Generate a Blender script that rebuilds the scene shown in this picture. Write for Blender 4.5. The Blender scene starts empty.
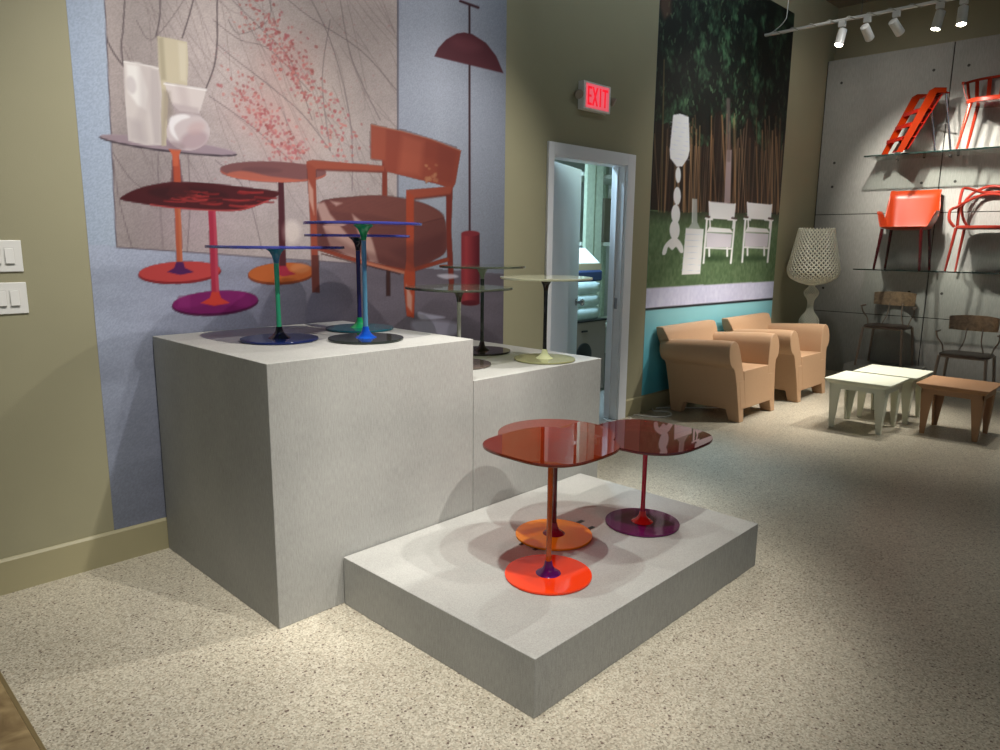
import bpy, bmesh, math, random
import numpy as np
from mathutils import Vector, Matrix
PI = math.pi
C = bpy.context.scene.collection
S = bpy.context.scene
random.seed(7)

# ------------------------------------------------------------------ camera
CF = 721.51; YAW = math.radians(44.0916); PIT = math.radians(10.3685); ROL = math.radians(0.56998); CH = 1.5
Fv = np.array([math.cos(PIT)*math.cos(YAW), math.cos(PIT)*math.sin(YAW), -math.sin(PIT)])
R0 = np.array([math.sin(YAW), -math.cos(YAW), 0.0]); U0 = np.cross(R0, Fv)
Rv = math.cos(ROL)*R0 + math.sin(ROL)*U0; Uv = -math.sin(ROL)*R0 + math.cos(ROL)*U0
cam = bpy.data.cameras.new('camera'); co = bpy.data.objects.new('camera', cam); C.objects.link(co)
cam.sensor_width = 36; cam.sensor_fit = 'HORIZONTAL'; cam.lens = CF/1000*36; cam.clip_start = .05
co.matrix_world = Matrix(((Rv[0], Uv[0], -Fv[0], 0), (Rv[1], Uv[1], -Fv[1], 0), (Rv[2], Uv[2], -Fv[2], CH), (0, 0, 0, 1)))
S.camera = co

def proj(X, Y, Z):
    d = np.stack([X, Y, Z-CH], -1); z = d@Fv
    return 500+CF*(d@Rv)/z, 375-CF*(d@Uv)/z

# ------------------------------------------------------------------ materials
def lin(c):
    r = []
    for v in c[:3]:
        v = v/255.0; r.append(v/12.92 if v <= .04045 else ((v+.055)/1.055)**2.4)
    return (r[0], r[1], r[2], 1.0)
def newmat(name):
    m = bpy.data.materials.new(name); m.use_nodes = True; return m, m.node_tree.nodes, m.node_tree.links
def plain(name, rgb, rough=.5, metal=0, spec=.5, noise=0, nscale=40, bump=0, bscale=200, coat=0, emit=None, estr=0, sub=0):
    m, N, L = newmat(name); b = N['Principled BSDF']
    b.inputs['Base Color'].default_value = lin(rgb); b.inputs['Roughness'].default_value = rough
    b.inputs['Metallic'].default_value = metal; b.inputs['Specular IOR Level'].default_value = spec
    b.inputs['Coat Weight'].default_value = coat
    tc = N.new('ShaderNodeTexCoord')
    if noise:
        n = N.new('ShaderNodeTexNoise'); n.inputs['Scale'].default_value = nscale; n.inputs['Detail'].default_value = 4
        L.new(tc.outputs['Object'], n.inputs['Vector'])
        mr = N.new('ShaderNodeMapRange'); mr.inputs['To Min'].default_value = 1-noise; mr.inputs['To Max'].default_value = 1+noise
        mr.inputs['From Min'].default_value = .3; mr.inputs['From Max'].default_value = .7
        mx = N.new('ShaderNodeVectorMath'); mx.operation = 'SCALE'; mx.inputs[0].default_value = lin(rgb)[:3]
        L.new(n.outputs['Fac'], mr.inputs['Value']); L.new(mr.outputs[0], mx.inputs['Scale']); L.new(mx.outputs[0], b.inputs['Base Color'])
    if bump:
        n2 = N.new('ShaderNodeTexNoise'); n2.inputs['Scale'].default_value = bscale
        L.new(tc.outputs['Object'], n2.inputs['Vector'])
        bp = N.new('ShaderNodeBump'); bp.inputs['Strength'].default_value = bump; bp.inputs['Distance'].default_value = .002
        L.new(n2.outputs['Fac'], bp.inputs['Height']); L.new(bp.outputs[0], b.inputs['Normal'])
    if emit:
        b.inputs['Emission Color'].default_value = lin(emit); b.inputs['Emission Strength'].default_value = estr
    return m
def tinted(name, thru, body, dens=.35, rough=.03, ior=1.5):
    """coloured transparent plastic / glass: tinted see-through + a little body colour + clear reflection"""
    m, N, L = newmat(name); N.remove(N['Principled BSDF']); out = N['Material Output']
    t = N.new('ShaderNodeBsdfTransparent'); t.inputs[0].default_value = lin(thru)
    d = N.new('ShaderNodeBsdfDiffuse'); d.inputs[0].default_value = lin(body)
    g = N.new('ShaderNodeBsdfGlossy'); g.inputs['Roughness'].default_value = rough; g.inputs[0].default_value = (1, 1, 1, 1)
    f = N.new('ShaderNodeFresnel'); f.inputs['IOR'].default_value = ior
    a = N.new('ShaderNodeMixShader'); a.inputs[0].default_value = dens
    L.new(t.outputs[0], a.inputs[1]); L.new(d.outputs[0], a.inputs[2])
    b = N.new('ShaderNodeMixShader'); L.new(f.outputs[0], b.inputs[0]); L.new(a.outputs[0], b.inputs[1]); L.new(g.outputs[0], b.inputs[2])
    L.new(b.outputs[0], out.inputs[0]); return m

M = {}
def mat_concrete(name, c1, c2, streak=60, rough=.6, amp=1.0):
    m, N, L = newmat(name); b = N['Principled BSDF']; b.inputs['Roughness'].default_value = rough; b.inputs['Specular IOR Level'].default_value = .3
    tc = N.new('ShaderNodeTexCoord')
    mp = N.new('ShaderNodeMapping'); mp.inputs['Scale'].default_value = (streak*3, streak*3, streak*.5)
    n = N.new('ShaderNodeTexNoise'); n.inputs['Scale'].default_value = 1; n.inputs['Detail'].default_value = 3
    n2 = N.new('ShaderNodeTexNoise'); n2.inputs['Scale'].default_value = 2.2; n2.inputs['Detail'].default_value = 6
    n3 = N.new('ShaderNodeTexNoise'); n3.inputs['Scale'].default_value = 260; n3.inputs['Detail'].default_value = 2
    L.new(tc.outputs['Object'], mp.inputs[0]); L.new(mp.outputs[0], n.inputs['Vector'])
    L.new(tc.outputs['Object'], n2.inputs['Vector']); L.new(tc.outputs['Object'], n3.inputs['Vector'])
    a = N.new('ShaderNodeMath'); a.operation = 'ADD'; L.new(n.outputs[0], a.inputs[0]); L.new(n2.outputs[0], a.inputs[1])
    a2 = N.new('ShaderNodeMath'); a2.operation = 'ADD'; L.new(a.outputs[0], a2.inputs[0]); L.new(n3.outputs[0], a2.inputs[1])
    mr = N.new('ShaderNodeMapRange'); mr.inputs['From Min'].default_value = 1.5-.35*amp; mr.inputs['From Max'].default_value = 1.5+.35*amp
    L.new(a2.outputs[0], mr.inputs[0])
    mx = N.new('ShaderNodeMix'); mx.data_type = 'RGBA'; mx.inputs[6].default_value = lin(c1); mx.inputs[7].default_value = lin(c2)
    L.new(mr.outputs[0], mx.inputs[0]); L.new(mx.outputs[2], b.inputs['Base Color'])
    return m
M['podium'] = mat_concrete('podium_laminate', (142, 141, 136), (172, 171, 165), amp=1.15)
M['panel'] = mat_concrete('concrete_panel', (130, 129, 124), (158, 157, 151), streak=30, rough=.75, amp=1.3)

def mat_terrazzo():
    m, N, L = newmat('aggregate_floor'); b = N['Principled BSDF']
    b.inputs['Roughness'].default_value = .33; b.inputs['Specular IOR Level'].default_value = .45
    tc = N.new('ShaderNodeTexCoord')
    def vor(scale, rnd=1):
        v = N.new('ShaderNodeTexVoronoi'); v.inputs['Scale'].default_value = scale; v.inputs['Randomness'].default_value = rnd
        L.new(tc.outputs['Object'], v.inputs['Vector']); return v
    v1 = vor(175); v2 = vor(66)
    sep = N.new('ShaderNodeSeparateColor'); L.new(v1.outputs['Color'], sep.inputs[0])
    r = N.new('ShaderNodeValToRGB'); r.color_ramp.interpolation = 'CONSTANT'
    cols = [(0, (186, 178, 158)), (.22, (202, 194, 174)), (.42, (174, 166, 147)), (.60, (210, 203, 184)), (.76, (161, 152, 134)), (.87, (190, 177, 156)), (.95, (134, 123, 108))]
    r.color_ramp.elements[0].position = 0; r.color_ramp.elements[0].color = lin(cols[0][1])
    r.color_ramp.elements[1].position = cols[1][0]; r.color_ramp.elements[1].color = lin(cols[1][1])
    for p, c in cols[2:]:
        e = r.color_ramp.elements.new(p); e.color = lin(c)
    L.new(sep.outputs[0], r.inputs[0])
    # scattered darker pebbles
    sep2 = N.new('ShaderNodeSeparateColor'); L.new(v2.outputs['Color'], sep2.inputs[0])
    gt = N.new('ShaderNodeMath'); gt.operation = 'GREATER_THAN'; gt.inputs[1].default_value = .90; L.new(sep2.outputs[1], gt.inputs[0])
    ls = N.new('ShaderNodeMath'); ls.operation = 'LESS_THAN'; ls.inputs[1].default_value = .30; L.new(v2.outputs['Distance'], ls.inputs[0])
    mu = N.new('ShaderNodeMath'); mu.operation = 'MULTIPLY'; L.new(gt.outputs[0], mu.inputs[0]); L.new(ls.outputs[0], mu.inputs[1])
    dk = N.new('ShaderNodeMix'); dk.data_type = 'RGBA'; dk.inputs[7].default_value = lin((104, 84, 76)); L.new(mu.outputs[0], dk.inputs[0]); L.new(r.outputs[0], dk.inputs[6])
    n = N.new('ShaderNodeTexNoise'); n.inputs['Scale'].default_value = 1.3; n.inputs['Detail'].default_value = 5; L.new(tc.outputs['Object'], n.inputs['Vector'])
    mr = N.new('ShaderNodeMapRange'); mr.inputs['From Min'].default_value = .3; mr.inputs['From Max'].default_value = .7; mr.inputs['To Min'].default_value = .78; mr.inputs['To Max'].default_value = .98
    L.new(n.outputs[0], mr.inputs[0])
    vs = N.new('ShaderNodeVectorMath'); vs.operation = 'SCALE'; L.new(dk.outputs[2], vs.inputs[0]); L.new(mr.outputs[0], vs.inputs['Scale'])
    L.new(vs.outputs[0], b.inputs['Base Color']); return m
M['floor'] = mat_terrazzo()
def mat_wood(name, c1, c2, rough=.3, sc=(1.2, 9, 9)):
    m, N, L = newmat(name); b = N['Principled BSDF']; b.inputs['Roughness'].default_value = rough
    tc = N.new('ShaderNodeTexCoord'); mp = N.new('ShaderNodeMapping'); mp.inputs['Scale'].default_value = sc
    n = N.new('ShaderNodeTexNoise'); n.inputs['Scale'].default_value = 2.5; n.inputs['Detail'].default_value = 8; n.inputs['Distortion'].default_value = .6
    L.new(tc.outputs['Object'], mp.inputs[0]); L.new(mp.outputs[0], n.inputs['Vector'])
    mx = N.new('ShaderNodeMix'); mx.data_type = 'RGBA'; mx.inputs[6].default_value = lin(c1); mx.inputs[7].default_value = lin(c2)
    mr = N.new('ShaderNodeMapRange'); mr.inputs['From Min'].default_value = .35; mr.inputs['From Max'].default_value = .65
    L.new(n.outputs[0], mr.inputs[0]); L.new(mr.outputs[0], mx.inputs[0]); L.new(mx.outputs[2], b.inputs['Base Color']); return m
M['wood_floor'] = mat_wood('polished_brown_floor', (110, 90, 62), (160, 138, 100), .22, (3, 3, 3))
M['walnut'] = mat_wood('walnut_veneer', (112, 92, 72), (142, 118, 92), .4)
M['wall'] = plain('olive_wall_paint', (154, 149, 121), .55, spec=.3, noise=.02, nscale=3, bump=.25, bscale=260)
M['wall_back'] = plain('olive_grey_paint', (150, 142, 116), .7, spec=.2, noise=.03, nscale=4)
M['base'] = plain('olive_baseboard', (160, 152, 118), .45)
M['ceil'] = plain('ceiling_paint', (120, 115, 100), .9)
M['white_trim'] = plain('white_trim_paint', (230, 232, 236), .4, bump=.1)
M['white_door'] = plain('white_door_paint', (205, 212, 222), .45)
M['white_plastic'] = plain('white_plastic', (228, 226, 220), .35)
M['steel'] = plain('brushed_steel', (170, 170, 172), .25, metal=1)
M['chrome'] = plain('chrome', (215, 215, 220), .12, metal=1)
M['black'] = plain('black_plastic', (22, 22, 24), .4)
M['seam'] = plain('joint_shadow_gap', (38, 36, 34), .9)
M['tan'] = plain('tan_moulded_plastic', (188, 151, 117), .5, noise=.015, bump=.08)
M['tan_table'] = plain('tan_side_table_plastic', (170, 128, 92), .5)
M['white_table'] = plain('white_side_table_plastic', (214, 216, 196), .5)
M['lamp_white'] = plain('pearl_white_plastic', (226, 224, 206), .3)
M['orange'] = plain('orange_plastic', (158, 52, 18), .38)
M['red_clear'] = tinted('dark_red_clear_plastic', (130, 30, 24), (84, 14, 12), .6)
M['venice'] = plain('glossy_vermilion_plastic', (150, 44, 24), .2, coat=.4)
M['masters'] = plain('rust_red_plastic', (140, 40, 26), .35)
M['orange_clear'] = tinted('orange_clear_plastic', (220, 84, 30), (160, 48, 12), .5, .04)
M['red_tread'] = tinted('red_clear_tread', (180, 36, 22), (150, 26, 14), .6, .04)
M['bronze'] = plain('brown_painted_steel', (124, 108, 96), .4)
M['seat_dark'] = plain('dark_brown_seat', (74, 58, 50), .4)
def mat_shelf():
    return tinted('clear_shelf_glass', (240, 244, 242), (120, 150, 140), .01, .01, 1.16)
M['shelf'] = mat_shelf()
M['shelf_edge'] = tinted('glass_edge_green', (40, 70, 64), (30, 52, 48), .6)

# ------------------------------------------------------------------ mesh builder
class MB:
    def __init__(s): s.v = []; s.f = []; s.mi = []; s.cur = 0
    def add(s, vs, fs):
        o = len(s.v); s.v += [tuple(p) for p in vs]; s.f += [tuple(i+o for i in f) for f in fs]; s.mi += [s.cur]*len(fs); return s
    def box(s, a, b):
        x0, y0, z0 = a; x1, y1, z1 = b
        return s.add([(x0, y0, z0), (x1, y0, z0), (x1, y1, z0), (x0, y1, z0), (x0, y0, z1), (x1, y0, z1), (x1, y1, z1), (x0, y1, z1)],
                     [(0, 3, 2, 1), (4, 5, 6, 7), (0, 1, 5, 4), (1, 2, 6, 5), (2, 3, 7, 6), (3, 0, 4, 7)])
    def loft(s, rings, cap=True, closed=True):
        n = len(rings[0]); vs = [p for r in rings for p in r]; fs = []
        for k in range(len(rings)-1):
            for i in range(n if closed else n-1):
                j = (i+1) % n; fs.append((k*n+i, k*n+j, (k+1)*n+j, (k+1)*n+i))
        if cap: fs.append(tuple(range(n-1, -1, -1))); fs.append(tuple((len(rings)-1)*n+i for i in range(n)))
        return s.add(vs, fs)
    def lathe(s, prof, c=(0, 0, 0), n=32, cap=True):
        return s.loft([[(c[0]+r*math.cos(2*PI*i/n), c[1]+r*math.sin(2*PI*i/n), c[2]+z) for i in range(n)] for r, z in prof], cap)
    def tube(s, pts, r, n=10, cap=True, flat=None):
        pts = [Vector(p) for p in pts]; rs = r if isinstance(r, (list, tuple)) else [r]*len(pts); rings = []; pu = None
        for i, p in enumerate(pts):
            t = (pts[min(i+1, len(pts)-1)]-pts[max(i-1, 0)]).normalized()
            if pu is None: pu = t.orthogonal().normalized() if abs(t.z) > .95 or True else None
            u = (pu-t*pu.dot(t)).normalized(); w = t.cross(u); pu = u
            rings.append([tuple(p+(u*math.cos(2*PI*k/n)+w*math.sin(2*PI*k/n))*rs[i]) for k in range(n)])
        return s.loft(rings, cap)
    def prism(s, poly, axis, a, b):
        """poly of 2-D points; axis 0: (y,z) along x; 1: (x,z) along y; 2: (x,y) along z"""
        def P(q, t): return {0: (t, q[0], q[1]), 1: (q[0], t, q[1]), 2: (q[0], q[1], t)}[axis]
        return s.loft([[P(q, a) for q in poly], [P(q, b) for q in poly]])
    def build(s, name, m, parent=None, smooth=False, bevel=0, loc=None, solid=0, subsurf=0):
        me = bpy.data.meshes.new(name); me.from_pydata(s.v, [], s.f)
        for mm in (m if isinstance(m, (list, tuple)) else [m]): me.materials.append(mm)
        if isinstance(m, (list, tuple)): me.polygons.foreach_set('material_index', s.mi)
        bm = bmesh.new(); bm.from_mesh(me); bmesh.ops.recalc_face_normals(bm, faces=bm.faces[:]); bm.to_mesh(me); bm.free()
        o = bpy.data.objects.new(name, me); C.objects.link(o)
        if parent: o.parent = parent
        if loc: o.location = loc
        if smooth:
            me.polygons.foreach_set('use_smooth', [True]*len(me.polygons))
            if smooth != 'all':
                me.set_sharp_from_angle(angle=math.radians(38))
        if solid:
            md = o.modifiers.new('thickness', 'SOLIDIFY'); md.thickness = solid; md.offset = 0
        if subsurf:
            md = o.modifiers.new('round', 'SUBSURF'); md.levels = subsurf; md.render_levels = subsurf
        if bevel:
            md = o.modifiers.new('bevel', 'BEVEL'); md.width = bevel; md.segments = 2; md.limit_method = 'ANGLE'; md.angle_limit = math.radians(40)
        return o
def spline(pts, n=8, closed=False):
    P = [Vector(p) for p in pts]; out = []; m = len(P)
    rng = range(m) if closed else range(m-1)
    for i in rng:
        if closed: a, b, c, d = P[(i-1) % m], P[i], P[(i+1) % m], P[(i+2) % m]
        else: a, b, c, d = P[max(i-1, 0)], P[i], P[i+1], P[min(i+2, m-1)]
        for k in range(n):
            t = k/n
            out.append(.5*((2*b)+(-a+c)*t+(2*a-5*b+4*c-d)*t*t+(-a+3*b-3*c+d)*t*t*t))
    if not closed: out.append(P[-1])
    return out
def thing(name, label, cat, loc=(0, 0, 0), rotz=0, group=None):
    o = bpy.data.objects.new(name, None); C.objects.link(o); o.location = loc; o.rotation_euler = (0, 0, rotz); o.empty_display_size = .1
    o['label'] = label; o['category'] = cat
    if group: o['group'] = group
    return o
def tag(o, label, cat, group=None):
    o['label'] = label; o['category'] = cat
    if group: o['group'] = group
    return o
def struct(o): o['kind'] = 'structure'; return o
def dup(root, loc, rotz=0, label=None, group=None):
    def rec(o, parent):
        c = o.copy(); C.objects.link(c)
        if parent: c.parent = parent
        for ch in [x for x in C.objects if x.parent == o]: rec(ch, c)
        return c
    r = rec(root, None); r.location = loc; r.rotation_euler = (0, 0, rotz)
    if label: r['label'] = label
    if group: r['group'] = group
    return r

# ------------------------------------------------------------------ room
W = 3.52; XP = 9.10; XB = 9.287; ZC = 4.25; ZB = .156
DL, DR, DT = 4.094, 5.197, 2.222          # door casing outside
JL, JR, JT = 4.15, 5.095, 2.14            # opening
w = MB(); T = .13
w.box((-5, W, 0), (JL, W+T, ZC)); w.box((JL, W, JT), (JR, W+T, ZC)); w.box((JR, W, 0), (XB, W+T, ZC))
struct(w.build('wall_left', M['wall']))
struct(MB().box((XB, -6, 0), (XB+.12, W+T, ZC)).build('wall_back', M['wall_back']))
struct(MB().box((.44, -6, -.1), (XB, W, 0)).build('floor', M['floor']))
struct(MB().box((-5, -6, -.1), (.428, W, 0)).build('floor', M['wood_floor']))
struct(MB().box((.428, -6, -.1), (.44, W, .002)).build('trim_1', plain('bronze_floor_strip', (150, 132, 96), .35, metal=.6)))
struct(MB().box((-5, -6, ZC), (XB, W, ZC+.1)).build('ceiling', M['ceil']))
b = MB()
for a, e in ((-5, DL), (DR, XP-.002)):
    b.prism([(W, 0), (W-.014, 0), (W-.014, ZB-.012), (W-.006, ZB), (W, ZB)], 0, a, e)
struct(b.build('baseboard_left', M['base']))
# door
door = struct(bpy.data.objects.new('door_1', None)); C.objects.link(door); door.location = (JL, W, 0)
f = MB()
f.box((DL-JL, -.022, 0), (0.008, 0, DT)); f.box((JR-JL-.008, -.022, 0), (DR-JL, 0, DT)); f.box((.008, -.022, JT-.008), (JR-JL-.008, 0, DT))
f.box((0, 0, 0), (.016, T, JT)); f.box((JR-JL-.016, 0, 0), (JR-JL, T, JT)); f.box((.016, 0, JT-.016), (JR-JL-.016, T, JT))
f.box((JR-JL-.03, .06, 0), (JR-JL-.016, .075, JT-.016))
f.build('door_frame', M['white_trim'], door, bevel=.003)
lf = MB().box((0, -.035, .01), (.90, 0.005, JT-.022)).build('door_leaf', M['white_door'], door, bevel=.002)
lf.location = (.022, T-.005, 0); lf.rotation_euler = (0, 0, math.radians(20.5))
hd = MB(); hd.lathe([(.03, 0), (.03, .008), (.012, .012), (.012, .04), (.026, .045), (.03, .06), (.024, .072), (.004, .075)], n=20)
ho = hd.build('door_handle', M['steel'], lf, smooth=True); ho.rotation_euler = (PI/2, 0, 0); ho.location = (.84, -.035, 1.0)
ho['label'] = 'steel door knob'
MB().box((JR-JL-.018, .03, .96), (JR-JL-.0155, .06, 1.05)).build('strike_plate', M['steel'], door)
# storage room shell behind the door
sr = MB(); sr.box((3.6, 6.2, 0), (8.3, 6.3, 3.0)); sr.box((8.2, W+T, 0), (8.3, 6.2, 3.0)); sr.box((3.5, W+T, 0), (3.6, 6.3, 3.0))
struct(sr.build('wall_storage', plain('storage_wall_paint', (196, 200, 190), .8)))
struct(MB().box((3.6, W, -.1), (8.2, 6.2, 0)).build('floor', plain('storage_floor_concrete', (120, 118, 112), .7, noise=.1)))
struct(MB().box((3.6, W+T, 3.0), (8.2, 6.2, 3.05)).build('ceiling', M['ceil']))

# ------------------------------------------------------------------ concrete panel cladding
k = (XP/9.2866)
seamY = [2.262*k]; sz = [1.5+(z-1.5)*k for z in (3.672, 1.88, .705)]
YL = W; ptop = sz[0]
# panels: built as separate slabs with 6 mm gaps over a dark backing
pw = 1.24; ys = [YL]
y = seamY[0]
while y > -3: ys.append(y); y -= pw
zs = [0, sz[2], sz[1], ptop]
bk = MB().box((XP+.012, -3.2, 0), (XB, W, ptop-.004)); struct(bk.build('trim_2', M['seam']))
g = .005
pid = 0
cut = MB()
pb = MB()
for i in range(len(ys)-1):
    for j in range(3):
        a, e = ys[i+1], ys[i]
        pb.box((XP, a+(g if i < len(ys)-2 else 0), zs[j]+(g if j else 0)), (XP+.012, e-(g if i else 0.012), zs[j+1]-(g*.6 if j < 2 else 0)))
struct(pb.build('wall_back_panels', M['panel'], bevel=.0015))
hb = MB()
for i in range(len(ys)-1):
    for zz in (3.405, 2.49, 2.21, .99):
        z = 1.5+(zz-1.5)*k
        for yy in ((3.34, 2.39) if i == 0 else (ys[i]-.15, ys[i+1]+.15)):
            ring = [[(XP-.0015, yy+.015*math.cos(t*PI/8), z+.015*math.sin(t*PI/8)) for t in range(16)], [(XP+.003, yy+.011*math.cos(t*PI/8), z+.011*math.sin(t*PI/8)) for t in range(16)]]
            hb.loft(ring)
struct(hb.build('trim_3', plain('formwork_tie_hole', (62, 60, 56), .9)))

# ------------------------------------------------------------------ podiums
def block(name, x0, y0, x1, y1, z, label):
    o = MB().box((0, 0, 0), (x1-x0, y1-y0, z)).build(name, M['podium'], bevel=.0025); o.location = (x0, y0, 0)
    return tag(o, label, 'display podium')
block('display_podium', 1.2753, 2.4261, 2.3224, W-.016, 1.0556, 'tall grey concrete-look display cube against the furniture mural')
block('display_podium', 2.3244, 2.424, 3.336, W-.016, .8568, 'mid-height grey concrete-look display block beside the doorway, behind the red tables')
pl = MB().box((0, -1.0589, 0), (1.5955, 0, .2103)).build('display_platform', M['podium'], bevel=.0025)
pl.location = (1.5711, 2.4175, 0); pl.rotation_euler = (0, 0, .0178-.0178*.85)
tag(pl, 'low wide grey platform on the floor carrying three red and orange tables', 'display platform')

# ------------------------------------------------------------------ pedestal tables
def squircle(a, n, k=72):
    out = []
    for i in range(k):
        t = 2*PI*i/k; c, s_ = math.cos(t), math.sin(t)
        r = a/((abs(c)**n+abs(s_)**n)**(1/n)); out.append((r*c, r*s_))
    return out
def slab(poly, z0, z1, be=.0022):
    m = MB(); rings = []
    for d_, z in ((be*.55, z0), (0, z0+be), (0, z1-be), (be*.55, z1)):
        rings.append([(x*(1-d_/math.hypot(x, y_)), y_*(1-d_/math.hypot(x, y_)), z) for x, y_ in poly])
    return m.loft(rings)
TR = {}
def ped_table(label, x, y, z0, h, a, n, top, flare, stem, foot, base, group, rot=0, br=.172):
    t = thing('pedestal_table', label, 'side table', (x, y, z0), rot, group)
    slab([(br*math.cos(2*PI*i/72), br*math.sin(2*PI*i/72)) for i in range(72)], 0.0015, .0115).build('base', base, t, smooth=True)
    ft = MB().lathe([(.05, .0115), (.047, .0145), (.036, .021), (.025, .030), (.0175, .042), (.0145, .058), (.013, .062)], n=28)
    ft.build('foot_cone', foot, t, smooth=True)
    zt = h-.012
    MB().lathe([(.0115, .0625), (.0105, .12), (.0105, h*.6), (.0115, zt-.066)], n=20).build('stem', stem, t, smooth=True)
    MB().lathe([(.0118, zt-.0655), (.0135, zt-.05), (.018, zt-.032), (.028, zt-.014), (.043, zt-.003), (.046, zt-.0005)], n=28).build('collar', flare, t, smooth=True)
    slab(squircle(a, n), zt, h).build('table_top', top, t, smooth=True)
    return t
red_top = tinted('brick_red_glass', (214, 66, 38), (132, 40, 10), .42, .012, 1.8)
crim_top = tinted('crimson_glass', (190, 66, 58), (104, 22, 28), .36, .012, 1.8)
blue_top = tinted('cobalt_glass', (158, 166, 200), (92, 98, 200), .35, .02, 1.5)
smoke_top = tinted('smoke_glass', (190, 198, 180), (110, 116, 100), .3, .02, 1.5)
olive_top = tinted('pale_olive_glass', (222, 224, 196), (206, 208, 182), .55, .03, 1.5)
def gl(name, rgb, dens=.6, rough=.06):
    thru = tuple(min(255, c*.5+120 if c == max(rgb) else c*.75) for c in rgb)
    return tinted(name, thru, rgb, dens, rough, 1.5)
G_F = 'red and orange tables on the low platform'; G_B = 'blue and green tables on the tall podium'; G_S = 'smoky and olive tables on the mid-height podium'
pz = .2103
ped_table('red-topped square table with orange stem, purple foot and orange-red base, nearest on low platform', 2.05, 1.71, pz, .537, .232, 3.1, red_top,
          gl('rust_collar', (170, 60, 26)), gl('amber_stem', (206, 112, 30), .55), gl('purple_foot', (96, 24, 104), .8), gl('orange_red_base', (250, 66, 22), .85, .04), G_F)
amber_t = ped_table('round brick-red topped table with maroon stem and amber-orange base, behind the orange-red based table', 2.37, 1.95, pz, .475, .256, 2, red_top,
          gl('maroon_collar', (90, 18, 22)), gl('maroon_stem', (96, 16, 22), .75), gl('crimson_foot', (140, 16, 40), .8), gl('amber_base', (250, 146, 26), .92, .04), G_F)
for px_, py_, dx, dy in ((.165, .005, .07, .022), (.160, -.075, .05, .020), (-.185, .028, .03, .016), (-.182, -.050, .03, .016)):
    MB().box((px_, py_, .0001), (px_+dx, py_+dy, .0013)).build('label_tab', M['black'], amber_t)['label'] = 'small black label tab under the base'  # thin black label tabs poking out from under the amber base
ped_table('crimson-topped table with magenta stem, red foot and purple base at right of low platform', 2.776, 1.75, pz, .43, .268, 3.0, crim_top,
          gl('crimson_collar', (160, 28, 44)), gl('magenta_stem', (190, 34, 66), .7), gl('red_foot', (214, 34, 30), .8), gl('purple_base', (92, 20, 72), .85, .05), G_F)
ped_table('blue-topped table with green stem and dark navy base, leftmost on the tall podium', 1.637, 2.981, 1.0556, .423, .268, 3.1, blue_top,
          gl('teal_collar', (60, 140, 160), .7), gl('green_stem', (60, 190, 136), .7), gl('black_foot', (16, 18, 24), .9), gl('navy_base', (20, 34, 84), .9, .05), G_B)
ped_table('blue-topped table with dark indigo stem, green foot and teal base, behind the tallest blue table', 2.151, 3.092, 1.0556, .478, .262, 2, blue_top,
          gl('black_collar', (18, 14, 30), .9), gl('indigo_stem', (34, 28, 92), .8), gl('green_foot', (30, 160, 90), .75), gl('teal_base', (30, 92, 104), .85, .05), G_B)
ped_table('tallest blue-topped table with green collar, steel-blue stem and near-black base at front of tall podium', 1.938, 2.739, 1.0556, .528, .262, 2, blue_top,
          gl('green_collar', (40, 170, 110), .75), gl('steel_blue_stem', (96, 156, 184), .7), gl('blue_foot', (24, 84, 190), .75), gl('charcoal_green_base', (38, 44, 40), .9, .06), G_B)
ped_table('smoke glass table with pale collar and dark base, at back of mid-height podium', 3.0, 3.059, .8568, .512, .254, 2, smoke_top,
          gl('pale_smoke_collar', (150, 158, 140)), gl('dark_smoke_stem', (54, 56, 50), .7), gl('dark_smoke_foot', (44, 36, 34), .85), gl('dark_smoke_base', (46, 40, 38), .9, .05), G_S)
ped_table('smoke glass table with whitish stem and brown-grey base, half hidden beside the tall podium', 2.575, 2.80, .8568, .415, .25, 3.1, smoke_top,
          gl('dark_grey_collar', (70, 70, 64)), gl('whitish_stem', (200, 200, 190), .7), gl('grey_foot', (120, 112, 104), .8), gl('brown_grey_base', (96, 84, 76), .85, .05), G_S)
ped_table('pale olive-topped table with black stem and olive base, rightmost on mid-height podium', 3.046, 2.605, .8568, .462, .254, 2, olive_top,
          gl('black_olive_collar', (36, 34, 30), .9), gl('black_stem', (26, 26, 26), .9), gl('light_olive_foot', (200, 204, 160), .9), gl('olive_base', (146, 146, 106), .92, .08), G_S)

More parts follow.
